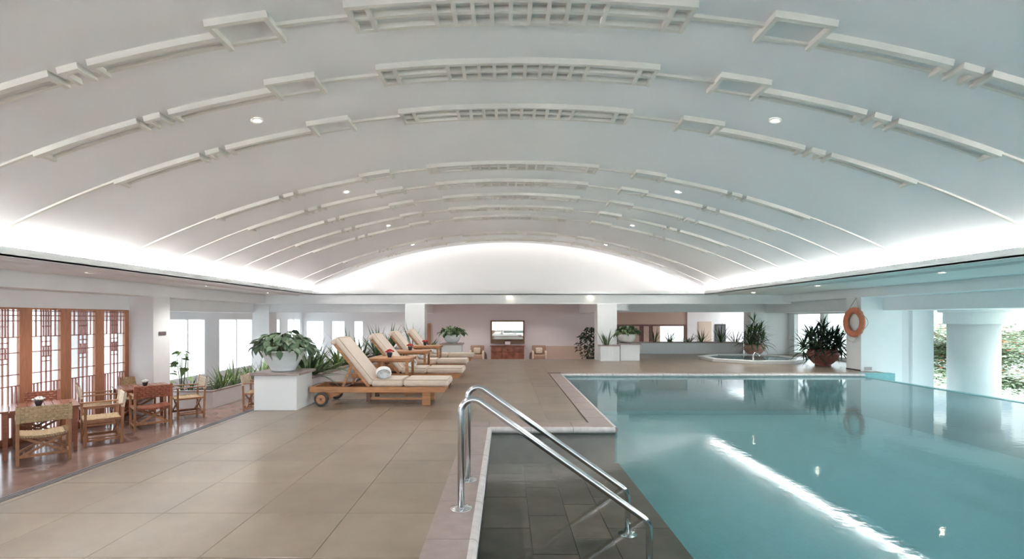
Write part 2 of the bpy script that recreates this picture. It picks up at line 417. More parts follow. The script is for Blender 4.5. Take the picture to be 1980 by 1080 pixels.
# water sheet
b = MB(); b.add([(x, y, WZ) for x, y in [(-0.20, -5), (8.62, -5), (8.62, 12.04), (1.39, 12.04), (1.39, 6.13), (-0.20, 6.13)]], [(0, 1, 2, 3, 4, 5)])
wt = b.build('pool_water', 'water')
tag(wt, 'still clear teal swimming pool water mirroring the vaulted ceiling', 'water', kind='stuff')
# ---- submerged bench of dark stone slabs
bench = sempty('pool_bench')
MB().box(-0.20, 1.385, -4.9, 6.13, -1.45, -0.462).build('bench_core', 'dark_grout', bench)
cx = [-0.20, 0.21, 0.555, 0.87, 1.385]
for c in range(4):
    y = 2.0+0.27*(c % 3)-2*0.74
    while y < 6.12:
        y1 = min(y+0.74, 6.125)
        if y1-y > 0.08:
            mb = MB(); mb.box(cx[c]+0.004, cx[c+1]-0.004 if c < 3 else cx[c+1]+0.012, y+0.004, y1-0.004, -0.462, -0.448+R.uniform(-0.001, 0.001))
            mb.build('slab', 'dark_stone', bench)
        y += 0.74

# ---- sunken dining floor and side grounds
b = MB(); b.box(-10.2, -3.75, -5, 24.6, SUNK-0.1, SUNK); b.box(-3.75, 12, 16.4, 24.6, SUNK-0.1, SUNK-0.0)
struct(b.build('floor_lower', 'terracotta_floor'))
b = MB(); b.box(-60, -10.2, -30, 60, -1.1, -0.95); struct(b.build('ground_left', 'ground'))
b = MB(); b.box(10.6, 120, -30, 120, -4.2, -4.0); struct(b.build('ground_right', 'grass_ground'))
b = MB(); b.box(10.6, 13.3, -5, 26, -4.0, -1.2); struct(b.build('terrace', 'ground'))

# ---- vault
b = MB(); nx = 72; ys = [-5, 1, 5, 9, 13, 16.3]
xs = [XC-6.80+13.6*i/nx for i in range(nx+1)]
for yy in ys:
    for xx in xs: b.v.append((xx, yy, vz(xx)))
for j in range(len(ys)-1):
    for i in range(nx):
        a = j*(nx+1)+i; b.f.append((a, a+nx+1, a+nx+2, a+1))
ceil = struct(b.build('ceiling', 'vault_plaster', smooth=True))
# recessed bright arch at the far end and the end wall
b = MB()
def arc_strip(mb, y0, y1, dr0, dr1, half=6.8, n=72):
    base = len(mb.v)
    for (yy, dr) in ((y0, dr0), (y1, dr1)):
        for i in range(n+1):
            t = (-half+2*half*i/n)/RV; mb.v.append((XC+(RV+dr)*math.sin(t), yy, ZC+(RV+dr)*math.cos(t)))
    for i in range(n): a = base+i; mb.f.append((a, a+n+1, a+n+2, a+1))
arc_strip(b, 16.3, 16.3, 0, 0.16); arc_strip(b, 16.3, 16.75, 0.16, 0.16)
b.build('arch_recess', 'vault_plaster', ceil, smooth=False)
b = MB(); arc_strip(b, 16.312, 16.312, 0.03, 0.10, half=6.4); b.build('cove_lamp_strip', 'cove_glow', ceil)
b = MB(); n = 60
top = [(XC+(RV+0.17)*math.sin((-6.9+13.8*i/n)/RV), 16.72, ZC+(RV+0.17)*math.cos((-6.9+13.8*i/n)/RV)) for i in range(n+1)]
b.v = top+[(p[0], 16.72, 2.0) for p in top]
for i in range(n): b.f.append((i, i+1, n+2+i, n+1+i))
struct(b.build('wall_arch', 'vault_plaster'))
# soffits, fascias, beams
L1, R1 = XC-6.25, XC+6.25
def sbox(name, m, *bx, bevel=0):
    mb = MB()
    for q in bx: mb.box(*q)
    return struct(mb.build(name, m, bevel=bevel))
sbox('ceiling_soffit_left', 'white_paint', (-10.2, L1, -5, 16.05, 2.10, 2.125))
sbox('ceiling_soffit_right', 'white_paint', (R1, 10.9, -5, 16.05, 2.10, 2.125))
sbox('ceiling_soffit_far', 'white_paint', (-10.2, 10.9, 16.05, 24.6, 2.10, 2.125), (L1, R1, 15.85, 16.05, 2.10, 2.125))
sbox('trim_4', 'white_paint', (L1-0.06, L1, -5, 15.85, 2.095, 2.22))
sbox('trim_5', 'white_paint', (R1, R1+0.06, -5, 15.85, 2.095, 2.22))
sbox('trim_6', 'white_paint', (L1-0.06, R1+0.06, 15.85, 15.91, 2.095, 2.22))
sbox('beam_left', 'white_paint', (-8.02, -7.79, -5, 16.05, 1.83, 2.10))
sbox('beam_right', 'white_paint', (9.00, 9.24, -5, 16.05, 1.88, 2.10))
sbox('beam_far', 'white_paint', (-8.02, 9.24, 16.05, 16.27, 1.81, 2.10))
sbox('ceiling_outer_left', 'white_paint', (-10.2, -8.02, -5, 24.5, 1.83, 1.86))
sbox('ceiling_outer_right', 'white_paint', (9.24, 10.9, -5, 18.9, 1.88, 1.91))
# window-head beams between the pillars
for (y0, y1) in ((-5, 5.05), (5.6, 11.0), (11.55, 16.4)):
    sbox('header_beam', 'white_paint', (-8.95, -8.33, y0, y1, 1.525, 1.83))
for (y0, y1) in ((-5, 7.0), (7.55, 12.7), (13.25, 18.4)):
    sbox('header_beam', 'white_paint', (9.66, 10.9, y0, y1, 1.545, 1.88))
sbox('header_beam', 'white_paint', (-8.0, -3.1, 16.45, 16.8, 1.545, 2.1))
sbox('header_beam', 'white_paint', (3.7, 9.1, 18.4, 18.8, 1.58, 2.1))
sbox('cross_beam', 'white_paint', (-3.95, -3.55, 16.8, 24.5, 1.60, 2.1)); sbox('cross_beam', 'white_paint', (3.65, 4.05, 16.27, 24.5, 1.60, 2.1))
# pillars
for (x0, x1, y0, y1, z0, z1) in [(-8.35, -7.80, 5.05, 5.6, SUNK, 2.1), (-8.35, -7.80, 11.0, 11.55, SUNK, 2.1), (-8.35, -7.80, 16.4, 16.95, SUNK, 2.1),
        (9.1, 10.15, 7.0, 7.55, -1.2, 2.1), (9.1, 10.15, 12.7, 13.25, -1.2, 2.1), (9.1, 9.7, 18.4, 18.95, SUNK, 2.1),
        (-3.23, -2.60, 16.0, 16.55, SUNK, 1.81), (2.97, 3.60, 16.0, 16.55, SUNK, 1.81)]:
    struct(MB().box(x0, x1, y0, y1, z0, z1).build('pillar', 'white_paint', bevel=0.006))
sbox('baseboard_1', 'black', (9.09, 9.095, 12.72, 13.25, 0.0, 0.025))
# ---- outer walls with windows
WN = [0]
def window(axis, fixed, a0, a1, z0, z1, mull=True, fm='white_paint', glass='glass'):
    WN[0] += 1; w_ = sempty('window_%d' % WN[0])
    def bx(mb, u0, u1, t0, t1, q0, q1):
        if axis == 'x': mb.box(fixed+t0, fixed+t1, u0, u1, q0, q1)
        else: mb.box(u0, u1, fixed+t0, fixed+t1, q0, q1)
    mb = MB(); f = 0.05
    bx(mb, a0, a0+f, -0.03, 0.03, z0, z1); bx(mb, a1-f, a1, -0.03, 0.03, z0, z1)
    bx(mb, a0+f, a1-f, -0.03, 0.03, z1-f, z1); bx(mb, a0+f, a1-f, -0.03, 0.03, z0, z0+f)
    mb.build('window_frame', fm, w_)
    if mull: mb = MB(); mc = (a0+a1)/2; bx(mb, mc-0.025, mc+0.025, -0.03, 0.03, z0+f, z1-f); mb.build('mullion', fm, w_)
    mb = MB()
    if axis == 'x': mb.add([(fixed, a0+f, z0+f), (fixed, a1-f, z0+f), (fixed, a1-f, z1-f), (fixed, a0+f, z1-f)], [(0, 1, 2, 3)] if fixed > 0 else [(3, 2, 1, 0)])
    else: mb.add([(a0+f, fixed, z0+f), (a1-f, fixed, z0+f), (a1-f, fixed, z1-f), (a0+f, fixed, z1-f)], [(0, 1, 2, 3)])
    if axis == 'x': mb.f = [mb.f[0][::-1]]
    mb.build('pane', glass, w_)
def wall_with(name, axis, fixed, th, a0, a1, z0, z1, holes, m):
    mb = MB(); cur = a0
    def bx(u0, u1, q0, q1):
        if u1-u0 < 1e-4 or q1-q0 < 1e-4: return
        if axis == 'x': mb.box(min(fixed, fixed+th), max(fixed, fixed+th), u0, u1, q0, q1)
        else: mb.box(u0, u1, min(fixed, fixed+th), max(fixed, fixed+th), q0, q1)
    for (h0, h1, b0, b1) in holes:
        bx(cur, h0, z0, z1); bx(h0, h1, z0, b0); bx(h0, h1, b1, z1); cur = h1
    bx(cur, a1, z0, z1)
    return struct(mb.build(name, m))
LW = [(11.9, 14.0), (14.75, 16.6), (17.35, 19.7), (20.3, 22.1), (22.85, 24.3)]
wall_with('wall_left', 'x', -10.0, -0.2, 11.0, 24.5, SUNK, 1.86, [(a, c, -0.55, 1.35) for a, c in LW], 'plaster')
for a, c in LW: window('x', -10.05, a, c, -0.55, 1.35)
BW = [(-9.85, -8.95), (-8.60, -7.90), (-7.50, -7.0)]
wall_with('wall_back_left', 'y', 24.5, 0.2, -10.2, -4.3, SUNK, 2.1, [(a, c, -0.55, 1.25) for a, c in BW], 'plaster')
for a, c in BW: window('y', 24.55, a, c, -0.55, 1.25, mull=False)
sbox('wall_back', 'pink_plaster', (-4.3, 4.5, 24.5, 24.7, SUNK, 2.1))
sbox('wall_back_dado', 'beige_paint', (2.0, 4.5, 24.40, 24.5, SUNK, 0.0))
wall_with('wall_back_right', 'y', 24.5, 0.2, 4.5, 8.95, SUNK, 2.1, [(4.52, 8.90, -0.4, 1.05)], 'brown_plaster')
sbox('wall_back_side', 'pink_plaster', (8.95, 12.0, 24.4, 24.6, SUNK, 2.1))
# wood framed glazing in the brown wall
wf = sempty('window_20')
mb = MB(); mb.box(4.52, 8.90, 24.46, 24.54, 0.97, 1.05); mb.box(4.52, 4.60, 24.46, 24.54, -0.4, 0.97); mb.box(8.80, 8.90, 24.46, 24.54, -0.4, 0.97)
for xx in (5.5, 6.75, 7.2): mb.box(xx, xx+0.07, 24.46, 24.54, -0.4, 0.97)
mb.build('window_frame', 'dark_wood', wf)
for (x0, x1) in ((6.0, 6.3), (6.62, 6.75), (5.57, 6.0), (7.1, 7.2)): MB().box(x0, x1, 24.47, 24.53, -0.4, 0.97).build('shutter_panel', 'dark_wood', wf)
for (x0, x1) in ((4.6, 5.5), (6.3, 6.62), (6.82, 7.1), (7.27, 8.80)): MB().add([(x0, 24.5, -0.4), (x1, 24.5, -0.4), (x1, 24.5, 0.97), (x0, 24.5, 0.97)], [(0, 1, 2, 3)]).build('pane', 'glass', wf)
mb = MB()
for i in range(5): mb.bar((4.66+i*0.19, 24.50, -0.4), (4.66+i*0.19, 24.50, 0.97), 0.02, 0.02)
for i in range(6): mb.bar((4.6, 24.48, -0.2+i*0.22), (5.5, 24.48, -0.2+i*0.22), 0.02, 0.02)
mb.build('lattice', 'dark_wood', wf)
sbox('inner_room_backdrop', 'brown_plaster', (4.0, 8.3, 26.6, 26.7, SUNK, 2.2), (4.0, 4.1, 24.7, 26.6, SUNK, 2.2), (4.0, 10, 24.7, 26.6, 2.1, 2.2), (4.0, 10, 24.7, 26.6, SUNK-0.1, SUNK))  # backdrop box added to block the sky and darken the panes
# right outer wall and its windows
RW = [(13.6, 15.0), (15.1, 16.6), (16.7, 18.3)]
wall_with('wall_right', 'x', 10.6, 0.2, 13.25, 18.9, -1.2, 1.9, [(a, c, 0.06, 1.545) for a, c in RW], 'plaster')
for a, c in RW: window('x', 10.65, a, c, 0.06, 1.545, mull=False)
sbox('wall_right_return', 'plaster', (9.7, 10.6, 18.55, 18.75, SUNK, 2.1))
sbox('wall_right_far', 'plaster', (9.4, 12.0, 19.2, 19.4, SUNK, 2.1)) if False else None
sbox('door_jamb', 'white_paint', (10.42, 10.96, 12.70, 12.82, -1.2, 1.55))
sbox('door_jamb_reveal', 'plaster', (10.15, 10.42, 12.78, 13.2, -1.2, 1.55))
wall_with('wall_near', 'y', -5.0, -0.2, -10.2, 10.9, -1.4, 4.0, [(-9.5, -3.8, -0.7, 1.6), (-2.6, 2.6, 0.1, 1.6), (3.8, 9.5, 0.1, 1.6)], 'plaster')  # window openings behind the camera, added to let fill light in
# near left wall beyond the screens
sbox('wall_left_near', 'plaster', (-8.55, -8.35, -5, 5.05, SUNK, 1.83))
# back doors: beige door, thin wood door leaf
d1 = struct(MB().box(9.48, 10.12, 24.36, 24.40, SUNK, 1.20).build('door_1', 'beige_paint')); MB().box(9.55, 10.05, 24.35, 24.36, 0.1, 1.1).build('door_panel', 'beige_paint', d1)
MB().box(9.54, 9.58, 24.32, 24.35, 0.15, 0.19).build('door_handle', 'steel', d1)
d2 = struct(MB().box(-3.90, -3.68, 24.38, 24.46, SUNK, 1.10).build('door_2', 'teak')); MB().box(-3.85, -3.73, 24.37, 24.38, 0.0, 1.0).build('door_panel', 'screen_wood', d2)

# ================================================================== plaster ribs on the vault
def npt(x, y, d):
    t = (x)/RV; rr = RV-d
    return (XC+rr*math.sin(t), y, ZC+rr*math.cos(t))
def arcbar(mb, x0, x1, y, wd, hh):
    n = max(2, int(abs(x1-x0)/0.22)+1); base = len(mb.v)
    for i in range(n+1):
        x = x0+(x1-x0)*i/n
        for (yy, d) in ((y-wd/2, -0.01), (y+wd/2, -0.01), (y+wd/2, hh), (y-wd/2, hh)): mb.v.append(npt(x, yy, d))
    for i in range(n):
        a = base+i*4; c = a+4
        for j in range(4): k = (j+1) % 4; mb.f.append((a+j, a+k, c+k, c+j))
    mb.f.append((base+3, base+2, base+1, base)); e_ = base+n*4; mb.f.append((e_, e_+1, e_+2, e_+3))
def xbar(mb, x, y0, y1, wd, hh):
    vs = []
    for yy in (y0, y1):
        for (dx, d) in ((-wd/2, -0.01), (wd/2, -0.01), (wd/2, hh), (-wd/2, hh)): vs.append(npt(x+dx, yy, d))
    mb.add(vs, [(3, 2, 1, 0), (4, 5, 6, 7), (0, 1, 5, 4), (1, 2, 6, 5), (2, 3, 7, 6), (3, 0, 4, 7)])
B = 0.040; H = 0.054; SP = 0.16
rib = thing('vault_rib', '', 'ceiling rib')
ribparts = []
def rp(name, f):
    mb = MB(); f(mb); ribparts.append(mb.build(name, 'rib_plaster', rib))
def lattice(mb):
    for r_ in (0, 1, 2): arcbar(mb, -1.37, 1.37, r_*SP, B, H if r_ == 0 else H*0.85)
    for i in range(10):
        x = (-4.5+i)*0.152; xbar(mb, x, 0, 2*SP+B/2, B*0.9, H*0.92)
    for x in (-1.35, -1.20, 1.20, 1.35): xbar(mb, x, 0, 2*SP+B/2, B, H*0.92)
rp('lattice_panel', lattice)
for s in (-1, 1):
    rp('link_bar', lambda mb: arcbar(mb, s*1.37, s*1.98, SP, B, H*0.5))
    def sq(mb):
        arcbar(mb, s*1.96, s*2.45, 0, B, H); arcbar(mb, s*2.0, s*2.41, 2*SP, B*0.8, H*0.4)
        xbar(mb, s*1.98, 0, 2*SP+B/2, B, H); xbar(mb, s*2.43, 0, 2*SP+B/2, B, H)
    rp('square_frame', sq)
    def b1(mb):
        arcbar(mb, s*2.45, s*3.50, SP, B*1.3, H); arcbar(mb, s*2.45, s*3.50, 2*SP, B*0.8, H*0.4); xbar(mb, s*3.49, SP, 2*SP+B/2, B, H)
    rp('double_bar', b1)
    def key(mb):
        arcbar(mb, s*3.58, s*3.75, SP, B*1.2, H); xbar(mb, s*3.60, SP, 2*SP+B/2, B*0.8, H); xbar(mb, s*3.73, SP, 2*SP+B/2, B*0.8, H)
        arcbar(mb, s*3.49, s*3.60, 2*SP, B*0.8, H*0.5); arcbar(mb, s*3.73, s*3.84, 2*SP, B*0.8, H*0.5)
    rp('key_block', key)
    def b2(mb):
        arcbar(mb, s*3.82, s*4.90, SP, B*1.3, H); arcbar(mb, s*3.82, s*4.85, 2*SP, B*0.8, H*0.4)
        xbar(mb, s*3.84, SP, 2*SP+B/2, B, H); xbar(mb, s*4.86, SP, 2*SP+B/2, B*0.8, H)
    rp('double_bar', b2)
    rp('end_bar', lambda mb: arcbar(mb, s*4.88, s*6.7, SP, B*0.9, H*0.4))
RY = [3.82, 4.77, 5.78, 7.86, 8.87, 9.86, 10.9, 11.93, 14.16, 15.27]
RL = ['plaster fretwork rib nearest the camera, crossing the top edge of the photo', 'second plaster fretwork rib from the camera on the vault',
      'third plaster fretwork rib from the camera, just before the wide plain band', 'fretwork rib just behind the first wide plain band, fourth from camera',
      'fifth fretwork rib from the camera on the vault', 'sixth fretwork rib from the camera on the vault', 'seventh fretwork rib from the camera on the vault',
      'eighth fretwork rib, the last one before the far plain band', 'small fretwork rib just beyond the far plain band, second from the end wall', 'smallest fretwork rib, right before the bright end arch']
rib.location = (0, RY[0], 0); rib['label'] = RL[0]; rib['group'] = 'plaster ribs on the vault'
def copy_thing(src, parts, loc, rz, label, group=None):
    c = src.copy(); C.objects.link(c); c.location = loc; c.rotation_euler = (0, 0, rz); c['label'] = label
    if group: c['group'] = group
    cp = {src.name: c}
    for p in parts:
        q = p.copy(); C.objects.link(q); q.parent = cp[p.parent.name]; cp[p.name] = q
    return c
for i in range(1, 10): copy_thing(rib, ribparts, (0, RY[i], 0), 0, RL[i])
c = copy_thing(rib, ribparts, (0, 2.8, 0), 0, 'fretwork rib overhead, only seen mirrored in the pool')

# ================================================================== recessed ceiling spots
def spot_mesh():
    a = MB(); a.lathe([(0.045, 0.0), (0.075, 0.0), (0.078, 0.006), (0.072, 0.012), (0.046, 0.012)], 16)
    return a.mesh('trim_ring', 'steel', True)
ring_me = MB().lathe([(0.034, 0.004), (0.058, -0.004), (0.066, 0.004), (0.058, 0.008), (0.034, 0.008)], 18).mesh('trim_ring', 'white_paint')
lens_me = MB().lathe([(0.001, 0.003), (0.032, 0.003), (0.032, 0.01), (0.001, 0.01)], 16).mesh('lens', 'lamp_glow')
def lamp(x, y, z, pw=None):
    l = bpy.data.lights.new('downlight', 'SPOT'); l.energy = pw or SPOTW; l.spot_size = 2.4; l.spot_blend = 1.0; l.shadow_soft_size = 0.08; l.color = (1, 0.97, 0.94)
    o = bpy.data.objects.new('downlight', l); C.objects.link(o); o.location = (x, y, z); return o
def spot(x, y, z, tilt, label, group):
    t = thing('ceiling_spotlight', label, 'ceiling light', (x, y, z-0.012), 0, group); t.rotation_euler = (0, tilt, 0)
    put('trim_ring', ring_me, t); put('lens', lens_me, t)
    if y < 15.5: lamp(x, y, z-0.03)
    return t
for (x, y) in ((-8.2, 20), (-5.5, 20.5), (-1.6, 19.5), (1.8, 19.5), (-1.6, 22.5), (1.8, 22.5), (5.8, 21), (8.2, 20.6), (-5.5, 22.8)): lamp(x, y, 2.07, 50 if x < 8 else 18)      # unseen lamps without fixtures, added to brighten the far lounge
for s in (-1, 1):
    for y in (-3.8, -0.7, 2.4): lamp(XC+s*2.87, y, vz(XC+2.87)-0.03)      # the rows go on behind the camera
order = ['nearest', 'second nearest', 'third nearest', 'farthest']
for s, nm in ((-1, 'left'), (1, 'right')):
    for i, y in enumerate((5.5, 8.6, 11.7, 14.75)):
        x = XC+s*2.87
        spot(x, y, vz(x), s*0.2, '%s glowing spotlight on the %s half of the vault' % (order[i], nm), 'spotlights in the vault')
for i, y in enumerate((8.3, 11.6, 14.6)):
    spot(-6.95, y, 2.10, 0, '%s small spotlight in the flat soffit over the dining side' % order[i], 'spotlights in the side soffits')
    spot(7.3, y, 2.10, 0, '%s small spotlight in the flat soffit over the pool side' % order[i], 'spotlights in the side soffits')
for x, w_ in ((0.15, 'middle of the far soffit'), (2.75, 'right part of the far soffit')): spot(x, 15.97, 2.10, 0, 'tiny spotlight in the %s' % w_, 'spotlights in the side soffits')
for (x, y, w_) in ((-6.95, 6.7, 'nearest the dark wooden screens'), (-6.95, 9.95, 'between two left soffit spotlights')):
    t = thing('air_vent', 'small round grey air vent in the left soffit, %s' % w_, 'vent', (x, y, 2.098))
    MB().lathe([(0.03, 0), (0.08, -0.006), (0.085, 0.0), (0.08, 0.002)], 18).build('rim', 'white_paint', t)
    MB().lathe([(0.001, -0.002), (0.055, -0.002), (0.055, 0), (0.001, 0)], 16).build('cone', 'plaque_grey', t)

# ================================================================== lattice screens on the dining side
def make_screen():
    t = thing('lattice_screen', '', 'screen')
    ps = []
    W = 0.56
    mb = MB(); mb.box(-0.03, 0.03, W, W+0.115, 0, 2.325); mb.box(-0.03, 0.03, -0.115, 0, 0, 2.325)
    ps.append(MB().box(-0.03, 0.03, W, W+0.113, 0, 2.325).build('stile', 'screen_wood', t, bevel=0.003))
    ps.append(MB().box(-0.03, 0.03, -0.113, 0, 0, 2.325).build('stile', 'screen_wood', t, bevel=0.003))
    ps.append(MB().box(-0.025, 0.025, 0, W, 0, 0.12).build('bottom_rail', 'screen_wood', t))
    ps.append(MB().box(-0.025, 0.025, 0, W, 2.29, 2.325).build('top_rail', 'screen_wood', t))
    mb = MB(); q = 0.0085; off = -SUNK
    def hz(z, f0=0, f1=1): mb.box(-0.014, 0.014, f0*W, f1*W, z+off-q, z+off+q)
    def vt(f, z0, z1, qq=q): mb.box(-0.012, 0.012, f*W-qq, f*W+qq, z0+off, z1+off)
    for z in (1.47, 1.387, 1.295, 1.015, 0.748, 0.375, 0.183): hz(z)
    for z in (1.196, 0.919, 0.833, 0.651, 0.566): hz(z, 0.34, 0.69)
    for f in (0.345, 0.515, 0.685): vt(f, -0.68, 1.53)
    for f in (0.43, 0.60): vt(f, 1.015, 1.53); vt(f, 0.651, 0.833)
    for f in (0.17, 0.845): vt(f, 1.015, 1.53)
    for f in (0.10, 0.225, 0.80, 0.92): vt(f, -0.68, 0.183)
    ps.append(mb.build('lattice', 'lattice_wood', t))
    ps.append(MB().add([(-0.03, 0, 0.12), (-0.03, W, 0.12), (-0.03, W, 2.29), (-0.03, 0, 2.29)], [(0, 1, 2, 3)]).build('pane', 'frosted_glass', t))
    return t, ps
scr, sps = make_screen()
SL = ['wooden lattice screen beside the white pillar, farthest of the row', 'wooden lattice screen second from the white pillar',
      'wooden lattice screen third from the white pillar', 'wooden lattice screen cut by the left edge of the photo']
G = 'lattice screens in the dining side wall'
base_y = 10.33
scr.location = (-8.37, base_y, SUNK); scr['label'] = SL[0]; scr['group'] = G
for i in range(1, 6):
    copy_thing(scr, sps, (-8.37, base_y-0.786*i, SUNK), 0, SL[i] if i < 4 else ('wooden lattice screen just outside the left edge of the photo' if i == 4 else 'wooden lattice screen nearest the camera plane, outside the photo'))
# frosted light panel next to the pillar
# ================================================================== dining tables
def weave(mb, P0, U, V, Nn, nu, nv, th=0.006, sag=0.0):
    """basket weave of small raised strips on the patch P0 + u*U + v*V"""
    P0 = Vector(P0); U = Vector(U); V = Vector(V); Nn = Vector(Nn).normalized()
    def pt(u, v, d): return P0+U*u+V*v+Nn*(d)-Vector((0, 0, sag*4*u*(1-u)))
    base = len(mb.v)
    for sd in (-1, 1):
        for i in range(nu):
            for j in range(nv):
                u0, u1 = i/nu, (i+1)/nu; v0_, v1_ = j/nv, (j+1)/nv
                up = (i+j) % 2 == 0
                c = [pt(u0, v0_, sd*0.003), pt(u1, v0_, sd*0.003), pt(u1, v1_, sd*0.003), pt(u0, v1_, sd*0.003)]
                if up: d0, d1 = pt(u0+0.12/nu, (v0_+v1_)/2, sd*(0.003+th)), pt(u1-0.12/nu, (v0_+v1_)/2, sd*(0.003+th))
                else: d0, d1 = pt((u0+u1)/2, v0_+0.12/nv, sd*(0.003+th)), pt((u0+u1)/2, v1_-0.12/nv, sd*(0.003+th))
                n = len(mb.v); mb.v += [tuple(x) for x in c+[d0, d1]]
                if up: fs = [(0, 1, 5, 4), (1, 2, 5), (2, 3, 4, 5), (3, 0, 4)]
                else: fs = [(0, 1, 4), (1, 2, 5, 4), (2, 3, 5), (3, 0, 4, 5)]
                for f in fs: mb.f.append(tuple(n+k for k in (f if sd > 0 else f[::-1])))
def make_chair(cane, wood='chair_wood', back=None):
    """director chair; faces +y, the back is on the -y side; origin on the floor in the middle"""
    t = thing('dining_chair', '', 'chair'); ps = []
    A = lambda o: ps.append(o)
    w2 = 0.285; yb = -0.25; yf = 0.23
    for s in (-1, 1):
        A(MB().bar((s*w2, yb, 0), (s*w2, yb-0.02, 0.66), 0.036, 0.036).bar((s*w2, yb-0.02, 0.65), (s*w2, yb-0.055, 0.88), 0.032, 0.026).build('leg', wood, t, bevel=0.004))
        A(MB().bar((s*w2, yf, 0), (s*w2, yf, 0.655), 0.036, 0.036).build('leg', wood, t, bevel=0.004))
        A(MB().bar((s*w2, yb-0.02, 0.668), (s*w2, yf+0.03, 0.668), 0.055, 0.022).build('armrest', wood, t, bevel=0.005))
        A(MB().bar((s*w2, yb, 0.43), (s*w2, yf, 0.43), 0.026, 0.036).build('seat_rail', wood, t))
        A(MB().bar((s*w2, yb, 0.10), (s*w2, yf, 0.10), 0.024, 0.03).build('side_stretcher', wood, t))
        A(MB().bar((s*(w2-0.07), yb+0.02, 0.13), (s*(w2-0.07), yf-0.02, 0.13), 0.022, 0.022).build('side_stretcher', wood, t))
    for y in (yb+0.03, yf-0.03):
        A(MB().bar((-w2+0.02, y, 0.12), (w2-0.02, y+0.0, 0.41), 0.02, 0.034).build('cross_brace', wood, t))
        A(MB().bar((w2-0.02, y+0.022, 0.12), (-w2+0.02, y+0.022, 0.41), 0.02, 0.034).build('cross_brace', wood, t))
    A(MB().bar((-w2, yb, 0.13), (w2, yb, 0.13), 0.022, 0.036).build('stretcher', wood, t))
    mb = MB(); weave(mb, (-w2, yb-0.012, 0.445), (2*w2, 0, 0), (0, yf-yb+0.01, 0), (0, 0, 1), 14, 12, 0.009, 0.035)
    # wrapped front and rear edge of the seat
    for k in range(20):
        u = (k+0.5)/20; zz = 0.445-0.035*4*u*(1-u)
        for yy in (yb-0.014, yf): mb.box(-w2+2*w2*u-0.011, -w2+2*w2*u+0.011, yy-0.006, yy+0.008, zz-0.028, zz+0.008)
    A(mb.build('seat', cane, t))
    mb = MB(); weave(mb, (-w2-0.018, yb-0.024, 0.62), (2*w2+0.036, 0, 0), (0, -0.034, 0.235), (0, -1, 0), 13, 6, 0.011)
    for s in (-1, 1): mb.bar((s*(w2+0.0), yb-0.016, 0.62), (s*(w2+0.0), yb-0.052, 0.855), 0.046, 0.042)
    A(mb.build('backrest', back or cane, t))
    return t, ps
ch1 = make_chair('cane'); ch2 = make_chair('cane_red', 'chair_wood'); ch3 = make_chair('cane', 'chair_wood', 'cane_pale')
def face(dx, dy): return math.atan2(-dx, dy)
CL = [
 (ch1, (-7.00, 7.53), (-1, 1), 'pale woven cane chair with its back to the camera at the nearer slatted table'),
 (ch2, (-8.03, 8.52), (1, -1), 'red-brown woven chair behind the nearer slatted table, against the lattice screens'),
 (ch3, (-6.98, 8.57), (-1, -1), 'woven chair seen from its side right of the nearer table, yellow seat and pale back'),
 (ch3, (-8.00, 9.75), (1, 1), 'woven armchair between the two dining tables, on the side of the lattice screens'),
 (ch1, (-8.00, 10.78), (1, -1), 'woven cane chair on the far side of the farther table, below the last screen'),
 (ch2, (-6.96, 9.74), (-1, 1), 'red-brown woven chair with its back to the camera at the farther table'),
 (ch3, (-6.92, 10.80), (-1, -1), 'chair with a pale back right of the farther table, before the planter'),
 (ch1, (-8.05, 7.52), (1, 1), 'woven chair at the nearer table, cut off by the left edge of the photo'),
 (ch3, (-5.72, 11.55), (1, 0.2), 'woven chair half hidden behind the white pedestal box with the bowl plant'),
]
used = set()
for (src, (x, y), (dx, dy), lab) in CL:
    t, ps = src
    if id(t) not in used:
        used.add(id(t)); t.location = (x, y, SUNK); t.rotation_euler = (0, 0, face(dx, dy)); t['label'] = lab; t['group'] = 'woven dining chairs'
    else: copy_thing(t, ps, (x, y, SUNK), face(dx, dy), lab)
def make_table(x, y, lab):
    t = thing('dining_table', lab, 'table', (x, y, SUNK), PI/4, 'square dining tables'); a = 0.43
    for i in range(9):
        x0 = -a-0.03+i*(2*a+0.06)/9
        MB().box(x0+0.003, x0+(2*a+0.06)/9-0.003, -a-0.03, a+0.03, 0.712, 0.74).build('slat', 'red_wood', t, bevel=0.003)
    for s in (-1, 1):
        MB().box(-a+0.05, a-0.05, s*(a-0.03)-0.012, s*(a-0.03)+0.012, 0.63, 0.711).build('apron', 'red_wood', t)
        MB().box(s*(a-0.03)-0.012, s*(a-0.03)+0.012, -a+0.05, a-0.05, 0.63, 0.711).build('apron', 'red_wood', t)
        for q in (-1, 1):
            mb = MB(); c = a-0.03
            for (z, r_) in ((0, 0.024), (0.711, 0.036)):
                for (i, j) in ((-1, -1), (1, -1), (1, 1), (-1, 1)): mb.v.append((s*c+i*r_, q*c+j*r_, z))
            mb.f = [(3, 2, 1, 0), (4, 5, 6, 7), (0, 1, 5, 4), (1, 2, 6, 5), (2, 3, 7, 6), (3, 0, 4, 7)]
            mb.build('leg', 'red_wood', t)
make_table(-7.52, 8.03, 'nearer square dining table of red-brown slats, at the left edge')
make_table(-7.50, 10.27, 'farther square dining table with a red-brown top, beside the white pillar')
def blob(mb, c, r, n=6, m_=4, sz=1.0):
    prof = [(max(0.0005, r*math.sin(PI*i/m_)), -r*sz*math.cos(PI*i/m_)) for i in range(m_+1)]
    mb.lathe(prof, n, c)
